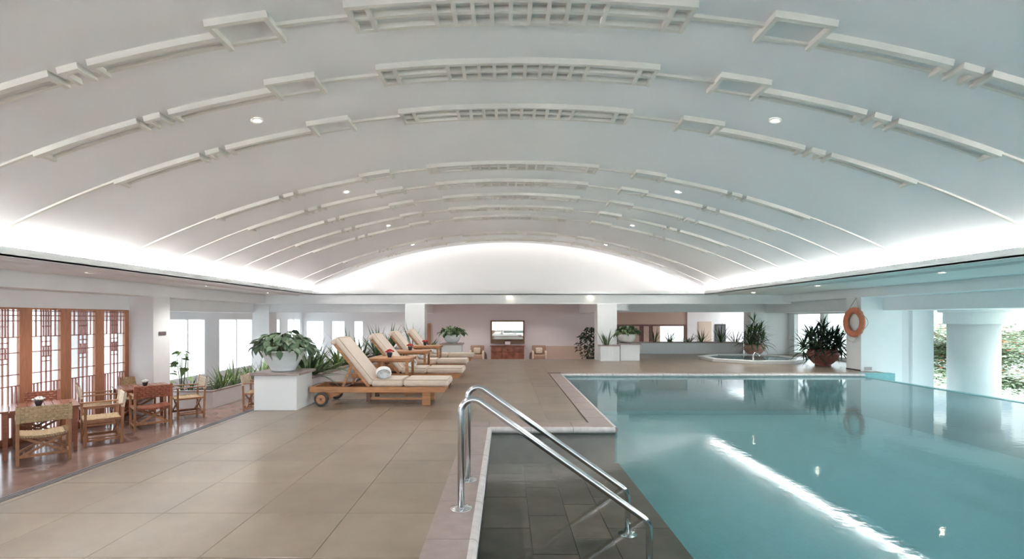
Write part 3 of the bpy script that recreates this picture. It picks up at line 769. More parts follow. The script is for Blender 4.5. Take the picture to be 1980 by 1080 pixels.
def flower_pot(loc, petal, lab, group, r=0.055, h=0.085, fr=0.075):
    t = thing('flower_pot', lab, 'flowers', loc, 0, group)
    MB().lathe([(r*0.62, 0), (r*0.7, 0.01), (r, h*0.7), (r*1.02, h), (r*0.9, h), (r*0.85, h*0.8)], 16).build('pot', 'dark_pot', t, smooth=True)
    mb = MB()
    for i in range(30):
        a = R.uniform(0, 2*PI); q = math.sqrt(R.random()); rr = fr*q
        blob(mb, (rr*math.cos(a), rr*math.sin(a), h+0.012+0.034*(1-q*q)+R.uniform(-.005, .005)), 0.017, 6, 4, 0.8)
    mb.build('blossom', petal, t, smooth=True)['kind'] = 'stuff'
flower_pot((-7.50, 7.98, SUNK+0.742), 'white_petal', 'white blossoms in a small dark pot on the nearer dining table', 'small flower pots')
flower_pot((-7.45, 10.27, SUNK+0.742), 'white_petal', 'white blossoms in a small dark pot on the farther dining table', 'small flower pots', r=0.05, h=0.08, fr=0.06)

# ================================================================== sun loungers
def make_lounger():
    t = thing('sun_lounger', '', 'lounger'); ps = []
    def A(o): ps.append(o); return o
    for y in (0.0, 0.615): A(MB().box(0, 2.06, y, y+0.035, 0.20, 0.285).build('side_rail', 'teak', t, bevel=0.005))
    A(MB().box(0, 0.035, 0.036, 0.614, 0.205, 0.28).build('end_rail', 'teak', t)); A(MB().box(2.02, 2.055, 0.036, 0.614, 0.205, 0.28).build('end_rail', 'teak', t))
    for i in range(13):
        x = 0.92+i*0.084; A(MB().box(x, x+0.06, 0.036, 0.614, 0.262, 0.282).build('slat', 'teak', t))
    A(MB().box(0.42, 0.47, 0.036, 0.614, 0.215, 0.25).build('cross_bar', 'teak_dark', t))
    for y in (0.04, 0.585): A(MB().box(0.10, 0.84, y, y+0.025, 0.235, 0.27).build('adjuster_rail', 'teak_dark', t))
    for y in (0.036, 0.535): A(MB().box(1.72, 1.84, y, y+0.08, 0, 0.20).build('leg', 'teak', t, bevel=0.004))
    A(MB().box(0.86, 0.92, 0.05, 0.10, 0.05, 0.20).build('tray_support', 'teak_dark', t)); A(MB().box(0.86, 0.92, 0.55, 0.60, 0.05, 0.20).build('tray_support', 'teak_dark', t))
    for y in (0.06, 0.565): A(MB().box(0.90, 1.72, y, y+0.025, 0.085, 0.11).build('stretcher', 'teak', t))
    for y in (-0.045, 0.645):
        mb = MB(); n = 28
        prof = [(0.052, -0.02), (0.092, -0.024), (0.105, -0.014), (0.105, 0.014), (0.092, 0.024), (0.052, 0.02)]
        for r_, q in prof:
            for k in range(n): a = 2*PI*k/n; mb.v.append((0.20+r_*math.cos(a), y+q, 0.106+r_*math.sin(a)))
        m_ = len(prof)
        for i in range(m_):
            for k in range(n): j = (i+1) % m_; k2 = (k+1) % n; mb.f.append((i*n+k, i*n+k2, j*n+k2, j*n+k))
        wh = A(mb.build('wheel', 'rubber', t, smooth=False))
        mb = MB(); mb.tube([(0.20, y-0.022, 0.106), (0.20, y+0.022, 0.106)], 0.070, 20); A(mb.build('hub', 'teak', wh))
        mb = MB(); mb.tube([(0.20, y-0.03, 0.106), (0.20, y+0.03, 0.106)], 0.018, 10); A(mb.build('hub_cap', 'teak_dark', wh))
    A(MB().tube([(0.20, -0.03, 0.106), (0.20, 0.64, 0.106)], 0.01, 8).build('axle', 'steel', t))
    for y in (0.036, 0.57): A(MB().add([(0.12, y, 0.20), (0.50, y, 0.20), (0.26, y, 0.075), (0.15, y, 0.075), (0.12, y+0.035, 0.20), (0.50, y+0.035, 0.20), (0.26, y+0.035, 0.075), (0.15, y+0.035, 0.075)],
              [(0, 1, 2, 3), (7, 6, 5, 4), (0, 4, 5, 1), (1, 5, 6, 2), (2, 6, 7, 3), (3, 7, 4, 0)]).build('wheel_bracket', 'teak', t))
    # reclined back
    p0 = Vector((0.90, 0, 0.285)); ang = math.radians(180-51); L_ = 0.85
    T = Matrix.Translation(p0) @ Matrix.Rotation(-ang, 4, 'Y')      # local +x runs up the back, local -z is the cushion side
    for y in (0.035, 0.58): A(MB().box(0, L_, y, y+0.035, -0.02, 0.022, T).build('back_rail', 'teak', t, bevel=0.004))
    for i in range(8): A(MB().box(0.05+i*0.108, 0.05+i*0.108+0.065, 0.07, 0.58, -0.014, 0.004, T).build('back_slat', 'teak', t))
    m0 = T @ Vector((0.42, 0, 0.03))
    for y in (0.075, 0.575): A(MB().bar((m0.x, y, m0.z), (m0.x-0.13, y, 0.25), 0.022, 0.035).build('prop_bar', 'teak', t))
    # cushions
    A(MB().rbox(0.94, 1.425, 0.02, 0.63, 0.284, 0.395, 0.042, 4).build('seat_cushion', 'fabric', t, smooth=True))
    c_ = A(MB().rbox(1.43, 2.13, 0.02, 0.63, 0.284, 0.395, 0.042, 4).build('foot_cushion', 'fabric', t, smooth=True))
    c2 = A(MB().rbox(0.0, L_+0.05, 0.015, 0.635, -0.115, -0.018, 0.042, 4, T).build('back_cushion', 'fabric', t, smooth=True))
    c3 = A(MB().rbox(L_-0.02, L_+0.065, 0.015, 0.635, -0.105, 0.035, 0.035, 4, T).build('cushion_roll', 'fabric', t, smooth=True))
    for (cu, x0, x1) in ((c_, 1.45, 2.11), (ps[-4], 0.96, 1.405)):
        A(MB().tube([(x0, 0.034, 0.389), (x1, 0.034, 0.389), (x1, 0.616, 0.389), (x0, 0.616, 0.389)], 0.005, 6, closed=True).build('piping', 'piping', cu))
    q = [T @ Vector(v) for v in ((0.02, 0.03, -0.11), (L_+0.03, 0.03, -0.11), (L_+0.03, 0.62, -0.11), (0.02, 0.62, -0.11))]
    A(MB().tube(q, 0.005, 6, closed=True).build('piping', 'piping', c2))
    return t, ps
lg, lps = make_lounger()
LX = [(-3.0, 7.6), (-2.93, 9.44), (-3.01, 11.4), (-2.98, 13.3)]
LL = ['nearest teak sun lounger with cream cushions, wheels beside the white pedestal box', 'second teak sun lounger from the camera, just behind the nearest side table',
      'third teak sun lounger from the camera, between the two farther side tables', 'farthest teak sun lounger, last of the row of four']
lg.location = (LX[0][0], LX[0][1], 0.0015); lg['label'] = LL[0]; lg['group'] = 'teak sun loungers'
for i in (1, 2, 3): copy_thing(lg, lps, (LX[i][0], LX[i][1], 0.0015), 0, LL[i])
# towels
def towel(x, y, z, lab, rz=0.25):
    t = thing('rolled_towel', lab, 'towel', (x, y, z), rz, 'rolled white towels')
    mb = MB(); pts = []; n = 26; Lh = 0.20
    sec = [(0.118*math.cos(2*PI*k/n)*(1+0.02*math.sin(5*k)), 0.082*math.sin(2*PI*k/n)) for k in range(n)]
    rings = [(-Lh, 0.90), (-Lh-0.008, 0.80), (-Lh+0.012, 0.99), (-Lh*0.4, 1.0), (Lh*0.4, 1.0), (Lh-0.012, 0.99), (Lh, 0.90)]
    rings = [(-Lh-0.004, 0.86), (-Lh+0.014, 1.0), (0, 1.02), (Lh-0.014, 1.0), (Lh+0.004, 0.86)]
    for (yy, k_) in rings:
        for a, c in sec: mb.v.append((a*k_, yy, 0.082+c*k_))
    for i in range(len(rings)-1):
        for k in range(n): k2 = (k+1) % n; mb.f.append((i*n+k, i*n+k2, (i+1)*n+k2, (i+1)*n+k))
    mb.f.append(tuple(range(n))); mb.f.append(tuple((len(rings)-1)*n+k for k in reversed(range(n))))
    mb.build('towel_roll', 'towel', t, smooth=True)
    sp = [(0.012*a/2*math.cos(a)*1.35, -Lh-0.006, 0.082+0.012*a/2*math.sin(a)*0.95) for a in [0.5+i*0.35 for i in range(36)]]
    MB().tube(sp, 0.0035, 5).build('towel_edge', 'towel_shade', t)
TL = ['rolled white towel on the nearest sun lounger', 'rolled white towel on the second sun lounger', 'rolled white towel on the third sun lounger', 'rolled white towel on the farthest sun lounger']
for i in range(4): towel(LX[i][0]+1.07, LX[i][1]+0.28, 0.3975, TL[i])
# side tables
def side_table(y, lab):
    t = thing('side_table', lab, 'side table', (-2.0, y, 0.0015), 0, 'teak side tables')
    for i in range(6): MB().box(-0.37+i*0.1235, -0.37+i*0.1235+0.118, -0.27, 0.27, 0.625, 0.648).build('slat', 'teak', t)
    MB().box(-0.37, 0.37, -0.305, -0.273, 0.60, 0.65).build('edge_rail', 'teak', t, bevel=0.004); MB().box(-0.37, 0.37, 0.273, 0.305, 0.60, 0.65).build('edge_rail', 'teak', t, bevel=0.004)
    for s in (-1, 1):
        MB().box(s*0.31-0.012, s*0.31+0.012, -0.25, 0.25, 0.565, 0.62).build('apron', 'teak', t)
        for q in (-1, 1): MB().box(s*0.31-0.024, s*0.31+0.024, q*0.27-0.022, q*0.27+0.022, 0, 0.60).build('leg', 'teak', t, bevel=0.003)
    MB().box(-0.29, 0.29, -0.012, 0.012, 0.56, 0.60).build('cross_rail', 'teak', t)
TT = [(8.80, 'nearest teak side table, between the first and second loungers'), (10.70, 'middle teak side table, between the second and third loungers'), (12.68, 'farthest teak side table, between the third and fourth loungers')]
for y, l in TT: side_table(y, l)
for (y, l), nm in zip(TT, ('nearest', 'middle', 'farthest')):
    flower_pot((-2.05, y, 0.652), 'red_petal', 'red flowers in a small dark pot on the %s side table' % nm, 'red flower pots', r=0.05, h=0.085, fr=0.07)

# ================================================================== pedestals and planters
def pedestal(x0, x1, y0, y1, zt, lab):
    t = thing('pedestal_box', lab, 'planter box', ((x0+x1)/2, (y0+y1)/2, 0), 0, 'white pedestal boxes'); a = (x1-x0)/2; c = (y1-y0)/2
    MB().box(-a, a, -c, c, 0.0015, zt-0.045).build('body', 'white_paint', t, bevel=0.004)
    MB().box(-a-0.045, a+0.045, -c-0.045, c+0.045, zt-0.045, zt).build('cap', 'coping_stone', t, bevel=0.012)
pedestal(-3.65, -3.03, 7.21, 7.79, 0.55, 'white pedestal box with stone cap carrying the large bowl plant, beside the nearest lounger')
pedestal(-1.97, -1.35, 15.2, 15.82, 0.57, 'white pedestal box with stone cap at the far end of the lounger row')
pedestal(3.66, 4.27, 15.77, 16.35, 0.555, 'white pedestal box beside the far pillar across the pool')
def planter(x0, x1, y0, y1, z0, zt, lab, cap='coping_stone', wm='white_paint', th=0.09, capw=0.02):
    t = thing('planter', lab, 'planter', ((x0+x1)/2, (y0+y1)/2, z0)); a = (x1-x0)/2; c = (y1-y0)/2; h = zt-z0
    mb = MB(); mb.box(-a, a, -c, -c+th, 0.001, h-0.03); mb.box(-a, a, c-th, c, 0.001, h-0.03); mb.box(-a, -a+th, -c+th, c-th, 0.001, h-0.03); mb.box(a-th, a, -c+th, c-th, 0.001, h-0.03)
    mb.build('wall', wm, t)
    mb = MB(); k = capw; mb.box(-a-k, a+k, -c-k, -c+th, h-0.03, h); mb.box(-a-k, a+k, c-th, c+k, h-0.03, h); mb.box(-a-k, -a+th, -c+th, c-th, h-0.03, h); mb.box(a-th, a+k, -c+th, c-th, h-0.03, h)
    mb.build('rim', cap, t)
    MB().box(-a+th, a-th, -c+th, c-th, 0.001, h-0.06).build('soil', 'soil', t)
    return t
planter(-3.65, -3.05, 7.84, 15.40, 0, 0.42, 'long white planter with stone rim running behind the loungers')
planter(-3.65, -2.02, 15.44, 15.95, 0, 0.42, 'short white planter closing the far end of the lounger row')
planter(-7.90, -6.95, 11.8, 16.35, SUNK, -0.38, 'low white planter with pinkish sides under the left windows')
planter(3.66, 4.27, 16.4, 18.4, 0, 0.42, 'short white planter behind the far pedestal box')
planter(4.31, 9.05, 18.86, 19.4, SUNK, 0.44, 'long white planter along the back of the pool terrace')
planter(3.0, 3.6, 15.62, 15.98, 0, 0.50, 'small white planter at the foot of the far right pillar')

# ================================================================== plants
def broad_leaf(L=0.14, W=0.10, droop=0.25):
    mb = MB(); pr = [(0, 0.0), (0.08, 0.62), (0.28, 1.0), (0.52, 0.86), (0.78, 0.45), (1.0, 0.0)]
    for i, (u, ww) in enumerate(pr):
        z = -droop*L*u*u; x = u*L
        mb.v += [(x, -ww*W/2, z+0.012*ww), (x, 0, z), (x, ww*W/2, z+0.012*ww)]
    for i in range(len(pr)-1):
        a = i*3
        for j in (0, 1): mb.f.append((a+j, a+3+j, a+4+j, a+1+j))
    return mb
def strap_leaf(L=0.4, W=0.04, droop=0.5, n=6, base=0.5):
    mb = MB(); x = z = 0.0; a = 0.0; st = L/n
    for i in range(n+1):
        u = i/n; ww = W*(base+(1-base)*min(1, u*3))*(1 if u < 0.55 else max(0.02, (1-u)/0.45))
        ax = math.sin(a); az = math.cos(a)
        mb.v += [(x-az*(-0.12)*ww, -ww/2, z+0.12*ww), (x, 0, z), (x-az*(-0.12)*ww, ww/2, z+0.12*ww)]
        x += math.cos(a)*st; z -= math.sin(a)*st; a += droop/n
    for i in range(n):
        q = i*3
        for j in (0, 1): mb.f.append((q+j, q+3+j, q+4+j, q+1+j))
    return mb
def place(v, p, az, el, sc=1.0, roll=0.0):
    Mx = Matrix.Translation(p) @ Matrix.Rotation(az, 4, 'Z') @ Matrix.Rotation(-el, 4, 'Y') @ Matrix.Rotation(roll, 4, 'X') @ Matrix.Scale(sc, 4)
    return Mx
BL = {c: [broad_leaf(0.14, 0.10, d).mesh('leaf', c, True) for d in (0.1, 0.35, 0.6)] for c in ('leaf', 'leaf_grey', 'leaf_light', 'leaf_dark')}
SLm = {c: [strap_leaf(0.40, 0.035, d).mesh('leaf', c, True) for d in (0.5, 0.9, 1.4)] for c in ('leaf', 'leaf_grey', 'leaf_dark', 'leaf_light')}
def bowl_plant(x, y, z, s, col, lab, n=110, mat_='ceramic', seed=1, prof=None, soft=1.0):
    RR = random.Random(seed)
    t = thing('bowl_plant', lab, 'potted plant', (x, y, z), 0, 'leafy plants in white bowls')
    p = prof or [(0.155, 0.0), (0.165, 0.012), (0.165, 0.02), (0.19, 0.06), (0.235, 0.14), (0.275, 0.22), (0.300, 0.275), (0.310, 0.285), (0.310, 0.30), (0.290, 0.30), (0.285, 0.27), (0.26, 0.22)]
    MB().lathe([(a*s, b*s) for a, b in p], 32).build('bowl', mat_, t, smooth=True)
    MB().lathe([(0.001, 0.245*s), (0.272*s, 0.245*s), (0.272*s, 0.25*s), (0.001, 0.26*s)], 20).build('soil', 'soil', t)
    st = MB()
    for i in range(n):
        az = RR.uniform(0, 2*PI); q = RR.random()**0.6
        rr = (0.06+0.36*q)*s; zz = (0.33+0.22*(1-q*q)*RR.uniform(0.5, 1.1)+0.02-0.10*max(0, q-0.75)*3*RR.random())*s
        c = (rr*math.cos(az), rr*math.sin(az), zz)
        m_ = place(None, c, az+RR.uniform(-.8, .8), RR.uniform(-0.9, 0.35)-0.3*q, s*RR.uniform(0.7, 1.25), RR.uniform(-.5, .5))
        put('leaf', RR.choice(BL[col]), t, mtx=m_)
        if i % 2 == 0:
            b0 = (0.35*c[0], 0.35*c[1], 0.25*s); st.tube([b0, (0.7*c[0], 0.7*c[1], zz*0.9), c], 0.004*s, 4)
    st.build('stem', 'stem', t)['kind'] = 'stuff'
bowl_plant(-3.35, 7.50, 0.5515, 1.02, 'leaf_grey', 'large leafy green plant in a white bowl on the nearest pedestal box', 190, seed=3)
bowl_plant(-1.66, 15.51, 0.5715, 0.95, 'leaf', 'bushy plant in a white bowl on the far pedestal behind the loungers', 120, seed=4,
           prof=[(0.12, 0.0), (0.14, 0.01), (0.20, 0.05), (0.26, 0.14), (0.285, 0.22), (0.29, 0.28), (0.28, 0.285), (0.27, 0.27), (0.26, 0.22)])
bowl_plant(3.92, 16.06, 0.5565, 0.98, 'leaf', 'bushy plant in a rounded white bowl on the pedestal across the pool', 120, 'ceramic_warm', 5,
           prof=[(0.13, 0.0), (0.16, 0.01), (0.23, 0.05), (0.28, 0.13), (0.285, 0.20), (0.27, 0.27), (0.265, 0.285), (0.25, 0.28), (0.25, 0.22)])
def urn_plant(x, y, s, sh, clay, lab, n, col, seed, pot_s=1.0):
    RR = random.Random(seed)
    t = thing('urn_plant', lab, 'potted plant', (x, y, 0.0015), 0, 'dracaenas in clay urns')
    p = [(0.17, 0.0), (0.20, 0.0), (0.205, 0.02), (0.19, 0.03), (0.27, 0.10), (0.36, 0.20), (0.405, 0.30), (0.41, 0.36), (0.375, 0.42), (0.345, 0.445), (0.36, 0.46), (0.375, 0.475), (0.35, 0.48), (0.32, 0.46), (0.32, 0.40)]
    k = pot_s; MB().lathe([(a*k, b*k) for a, b in p], 32).build('pot', clay, t, smooth=True)
    MB().lathe([(0.001, 0.40*k), (0.318*k, 0.40*k), (0.318*k, 0.415*k), (0.001, 0.42*k)], 20).build('soil', 'soil', t)
    # several canes, each with a crown of strap leaves
    wd = 1.0 if sh > 1.1 else 1.5
    canes = [(0, 0, 0.62*sh)]+[(0.19*wd*math.cos(a), 0.19*wd*math.sin(a), RR.uniform(0.22, 0.46)*sh) for a in [i*2*PI/9+0.3 for i in range(9)]]
    canes += [(0.30*wd*math.cos(a), 0.30*wd*math.sin(a), RR.uniform(0.04, 0.2)*sh) for a in [i*2*PI/5 for i in range(5)]]
    st = MB()
    per = n//len(canes)
    for (cx_, cy_, hh) in canes:
        tx, ty = cx_*(1+0.5*hh/sh), cy_*(1+0.5*hh/sh)
        st.tube([(cx_*0.7, cy_*0.7, 0.40*k), (tx, ty, 0.46*k+hh)], [0.018, 0.012], 6)
        for i in range(per):
            u = (i+0.5)/per; az = i*2.4+RR.uniform(-.3, .3); el = 1.35-1.95*(1-u)+RR.uniform(-.15, .15)
            q = (tx, ty, 0.46*k+hh-0.14*(1-u)*s)
            put('leaf', RR.choice(SLm[col][:2]), t, mtx=place(None, q, az, el, s*RR.uniform(0.75, 1.1)))
    st.build('cane_stem', 'trunk', t)
    for i in range(7):        # long drooping leaves at the rim
        az = i*0.9+RR.uniform(-.2, .2)
        put('leaf', SLm[col][2], t, mtx=place(None, (0.25*math.cos(az), 0.25*math.sin(az), 0.47*k), az, RR.uniform(0.0, 0.5), 1.45*s, 0))
urn_plant(9.02, 14.1, 1.4, 1.0, 'clay', 'dark spiky plant in the large dark red urn nearer the pillar', 480, 'leaf_dark', 11, 1.0)
urn_plant(8.95, 17.86, 1.2, 1.35, 'clay_light', 'tall green dracaena in the lighter clay urn beyond the round spa', 260, 'leaf', 12, 0.86)
def clump(x, y, z, n, L_, W_, col, lab, seed, spread=0.5, group='strap-leaved plants in the planters', split=True, rad=0.1, name='spiky_plant'):
    RR = random.Random(seed); t = thing(name, lab, 'plant', (x, y, z), 0, group)
    if split:
        ms = [strap_leaf(L_, W_, d, 5).mesh('leaf', col, True) for d in (0.15, 0.5, 1.0)]
        for i in range(n):
            az = RR.uniform(0, 2*PI); el = PI/2-spread*RR.random()**0.7
            put('leaf', ms[RR.randrange(3)], t, mtx=place(None, (rad*RR.random()*math.cos(az), rad*RR.random()*math.sin(az), 0), az, el, RR.uniform(0.55, 1.1)))
    else:
        mb = MB()
        for i in range(n):
            az = RR.uniform(0, 2*PI); el = PI/2-spread*RR.random()**0.7
            m_ = place(None, (rad*RR.random()*math.cos(az), rad*RR.random()*math.sin(az), 0), az, el, RR.uniform(0.55, 1.1))
            l = strap_leaf(L_, W_, RR.choice((0.15, 0.5, 1.0)), 4); mb.add([m_ @ Vector(v) for v in l.v], l.f)
        mb.build('foliage', col, t)['kind'] = 'stuff'
# behind the loungers (soil at z 0.36)
zp = 0.36
clump(-3.28, 8.28, zp, 80, 0.66, 0.055, 'leaf', 'dark arching strap-leaved plant just behind the nearest pedestal box', 21, 1.45, rad=0.12)
clump(-3.34, 8.72, zp, 34, 0.75, 0.022, 'leaf', 'thin upright grassy plant behind the nearest lounger backrest', 22, 0.5)
clump(-3.32, 9.1, zp, 56, 0.42, 0.07, 'leaf_light', 'low light green bushy plant behind the nearest lounger', 23, 1.4)
clump(-3.34, 9.9, zp, 40, 0.60, 0.05, 'leaf_light', 'light green plant seen between the first two lounger backrests', 24, 1.0)
clump(-3.34, 10.6, zp, 30, 0.80, 0.03, 'leaf', 'reedy plant seen just left of the second lounger backrest', 25, 0.7)
clump(-3.34, 11.5, zp, 34, 0.60, 0.05, 'leaf', 'green plant hidden partly by the second lounger backrest', 26, 1.0)
clump(-3.30, 12.8, zp, 40, 0.85, 0.04, 'leaf', 'tall spiky plant left of the third lounger backrest', 27, 0.75)
clump(-3.30, 14.2, zp, 44, 0.85, 0.06, 'leaf', 'stout spiky plant against the third lounger backrest', 28, 0.7)
clump(-2.92, 15.62, zp, 12, 1.0, 0.035, 'leaf_grey', 'sparse tall spikes above the farthest lounger backrest', 29, 0.32)
clump(-2.35, 15.68, zp, 50, 0.45, 0.035, 'leaf', 'feathery small plant left of the far white bowl', 30, 1.3)
# sunken planter under the left windows
zq = -0.44
for i, (x, y, n, L_, W_, c, lab) in enumerate([
    (-7.05, 12.1, 22, 0.45, 0.03, 'leaf', 'small grassy plant at the near corner of the left planter'),
    (-7.20, 12.65, 34, 0.60, 0.035, 'leaf_light', 'grassy plant above the front corner of the left planter'),
    (-7.20, 13.2, 34, 0.72, 0.045, 'leaf_light', 'tallest blade-leaved plant of the left planter'),
    (-7.20, 13.9, 34, 0.62, 0.04, 'leaf_light', 'blade-leaved plant in the middle of the left planter'),
    (-7.20, 14.7, 34, 0.75, 0.04, 'leaf_light', 'blade-leaved plant right behind the half hidden woven chair'),
    (-7.20, 15.6, 30, 0.70, 0.04, 'leaf_light', 'farthest blade-leaved plant of the left planter'),
    (-7.60, 12.0, 16, 0.60, 0.02, 'leaf', 'thin wispy plant in the left planter near the pillar')]):
    clump(x, y, zq, n, L_, W_, c, lab, 40+i, 0.75, group='plants in the left planter')
def leafy(x, y, z, hts, n, sc, col, lab, seed, rad=0.2, name='leafy_plant', pot=None, dense=False, W=1.0):
    RR = random.Random(seed); t = thing(name, lab, 'plant', (x, y, z))
    st = MB(); z0 = 0
    if pot:
        MB().lathe([(0.11, 0), (0.12, 0.01), (0.15, 0.2), (0.16, 0.26), (0.14, 0.26), (0.135, 0.2)], 20).build('pot', pot, t, smooth=True); z0 = 0.24
    for k in range(5): a = k*1.3; st.tube([(0.02*math.cos(a), 0.02*math.sin(a), z0), (rad*0.7*math.cos(a), rad*0.7*math.sin(a), hts*0.9)], [0.012, 0.005], 5)
    st.build('stem', 'stem', t)
    for i in range(n):
        az = RR.uniform(0, 2*PI); u = RR.random(); rr = rad*math.sqrt(RR.random())*(math.sin(PI*min(1, u*0.85+0.15))+0.15)
        put('leaf', RR.choice(BL[col]), t, mtx=place(None, (rr*math.cos(az), rr*math.sin(az), z0+0.1+(hts-z0-0.1)*u), az+RR.uniform(-.6, .6), RR.uniform(-0.8, 0.7), sc*RR.uniform(0.7, 1.2), RR.uniform(-.6, .6)))
leafy(-7.79, 11.97, zq, 1.05, 26, 1.5, 'leaf_light', 'tall broad-leaved plant peeking out beside the left white pillar', 51, 0.17)
leafy(3.55*1.07, 22.3, SUNK, 1.75, 330, 1.15, 'leaf_dark', 'dark leafy indoor tree in a white pot, left of the pair', 52, 0.55, 'indoor_tree', 'ceramic_warm')
leafy(4.55, 22.6, SUNK, 1.95, 330, 1.15, 'leaf_dark', 'dark leafy indoor tree half hidden by the far right pillar', 53, 0.60, 'indoor_tree', 'ceramic_warm')
# far terrace planter
for i, (x, y, n, L_, W_, sp, c, lab) in enumerate([
    (3.22, 15.76, 18, 0.62, 0.04, 0.6, 'leaf', 'spiky plant in the small planter at the far right pillar'),
    (5.75, 19.1, 26, 0.75, 0.03, 0.6, 'leaf', 'upright bladed plant right of the rounded white bowl'),
    (6.35, 19.1, 22, 0.65, 0.035, 0.7, 'leaf', 'second bladed plant right of the rounded white bowl'),
    (7.05, 19.1, 30, 0.45, 0.05, 1.1, 'leaf_grey', 'low leafy plant in the middle of the terrace planter'),
    (7.55, 19.1, 40, 0.60, 0.03, 1.1, 'leaf', 'fluffy arching plant at the right end of the glazed doors'),
    (8.30, 19.1, 30, 0.85, 0.03, 0.7, 'leaf', 'tall bladed plant in front of the beige door'),
    (8.85, 19.1, 22, 0.60, 0.03, 1.0, 'leaf_grey', 'thin plant at the right end of the terrace planter, before the dark picture')]):
    z_ = 0.44 if i == 0 else 0.38
    clump(x, y, z_, n, L_, W_, c, lab, 60+i, sp, group='plants in the terrace planter')

# ================================================================== round spa
sp_ = thing('spa_tub', 'round raised spa tub with white marble rim on the far terrace', 'spa', (7.86, 15.97, 0))
def octr(r0, r1, z0, z1):
    mb = MB(); n = 8
    for (r_, z) in ((r0, z0), (r1, z0), (r1, z1), (r0, z1)):
        for k in range(n): a = PI/8+k*PI/4; mb.v.append((r_*math.cos(a), r_*math.sin(a), z))
    for i in range(4):
        for k in range(n): j = (i+1) % 4; k2 = (k+1) % 8; mb.f.append((i*n+k, i*n+k2, j*n+k2, j*n+k))
    return mb
ap = 1/math.cos(PI/8)
octr(1.22*ap, 1.45*ap, 0.0015, 0.10).build('rim', 'white_marble', sp_, bevel=0.01)
octr(0.01, 1.22*ap, 0.0015, 0.02).build('tub_floor', 'water_line_tile', sp_)
mb = MB(); mb.add([(1.218*ap*math.cos(PI/8+k*PI/4), 1.218*ap*math.sin(PI/8+k*PI/4), 0.075) for k in range(8)], [tuple(range(8))]); mb.build('water', 'water', sp_)
mb = MB(); mb.tube([(-0.55, -1.33, 0.101), (-0.55, -1.33, 0.28), (-0.50, -1.33, 0.33), (-0.40, -1.33, 0.30), (-0.36, -1.33, 0.24)], 0.02, 8); mb.build('spout', 'steel', sp_, smooth=True)

# ================================================================== hand rails
def rail(y, lab):
    t = thing('hand_rail', lab, 'handrail', (-0.31, y, 0), 0, 'pool hand rails')
    xe = 1.32
    def fillet(p, a, b, r, n=8):
        p = Vector(p); a = (Vector(a)-p).normalized(); b = (Vector(b)-p).normalized(); th = a.angle(b); d = r/math.tan(th/2)
        s0 = p+a*d; s1 = p+b*d; c = p+(a+b).normalized()*(r/math.sin(th/2)); out = []
        for i in range(n+1):
            u = i/n; v = (s0-c).normalized().slerp((s1-c).normalized(), u)*r; out.append(c+v)
        return out
    P0 = (0, 0, 0.0); P1 = (0, 0, 0.915); P1b = (0.0, 0, 0.9)
    top0 = Vector((0.0, 0, 0.845)); end = Vector((xe, 0, -0.095))
    pts = [Vector((0, 0, 0.002))]+fillet(top0, P0, end, 0.085, 10)+fillet(end, top0, (xe, 0, -0.45), 0.10, 8)+[Vector((xe, 0, -0.447))]
    MB().tube(pts, 0.0235, 16).build('rail_tube', 'steel', t, smooth=True)
    for (x, z) in ((0, 0.002), (xe, -0.447)):
        fl = MB().lathe([(0.022, 0.016), (0.03, 0.014), (0.075, 0.006), (0.079, 0.003), (0.079, 0.0), (0.02, 0)][::-1], 24, (x, 0, z)).build('flange', 'steel', t, smooth=True)
        for k in range(4):
            a = PI/4+k*PI/2; MB().lathe([(0.008, 0.004), (0.008, 0.012), (0.001, 0.013)], 8, (x+0.056*math.cos(a), 0.056*math.sin(a), z)).build('screw', 'steel', fl)
rail(3.48, 'nearer stainless steel pool handrail sloping into the water')
rail(4.10, 'farther stainless steel pool handrail, behind the nearer one')

# ================================================================== life ring
lr = thing('life_ring', 'orange life ring hanging by a cord on the side of the pool pillar', 'life ring', (9.03, 12.86, 1.24))
mb = MB(); N1, N2 = 40, 14
for i in range(N1):
    a = 2*PI*i/N1
    for j in range(N2):
        q = 2*PI*j/N2; rr = 0.305+0.082*math.cos(q); mb.v.append((0.055*math.sin(q), rr*math.cos(a), rr*math.sin(a)))
for i in range(N1):
    for j in range(N2): i2 = (i+1) % N1; j2 = (j+1) % N2; mb.f.append((i*N2+j, i2*N2+j, i2*N2+j2, i*N2+j2))
ro = mb.build('ring', 'orange_ring', lr, smooth=True)
mb = MB()
for a in (PI/4, 3*PI/4, 5*PI/4, 7*PI/4):
    c = Vector((0, 0.305*math.cos(a), 0.305*math.sin(a))); tdir = Vector((0, -math.sin(a), math.cos(a)))
    mb.tube([c-tdir*0.03, c+tdir*0.03], 0.0, 3) if False else None
    base = len(mb.v)
    for s in (-0.022, 0.022):
        for j in range(12):
            q = 2*PI*j/12; rr = 0.0865; d = Vector((0, math.cos(a), math.sin(a)))
            mb.v.append(tuple(c+tdir*s+d*rr*math.cos(q)+Vector((0.06*math.sin(q), 0, 0))))
    for j in range(12): k = (j+1) % 12; mb.f.append((base+j, base+k, base+12+k, base+12+j))
mb.build('grip_band', 'orange_ring', ro)
rp_ = MB()
rp_.tube([(0.0, -0.18, 0.34), (0.05, 0.0, 0.62), (0.0, 0.18, 0.34)], 0.006, 6)
pts = [(-0.05, -0.28+0.0, 0.28)]
for i in range(9): u = i/8; pts.append((-0.06+0.02*math.sin(PI*u), -0.30-0.26*math.sin(PI*u)*1.0, 0.25-0.5*u))
rp_.tube(pts, 0.006, 6)
pts = []
for i in range(9): u = i/8; pts.append((-0.05, -0.28+0.56*u, -0.30-0.22*math.sin(PI*u)))
rp_.tube(pts, 0.006, 6)
rp_.build('cord', 'rope', lr, smooth=True)
MB().tube([(0.05, 0, 0.62), (0.075, 0, 0.62)], 0.015, 8).build('hook', 'steel', lr)
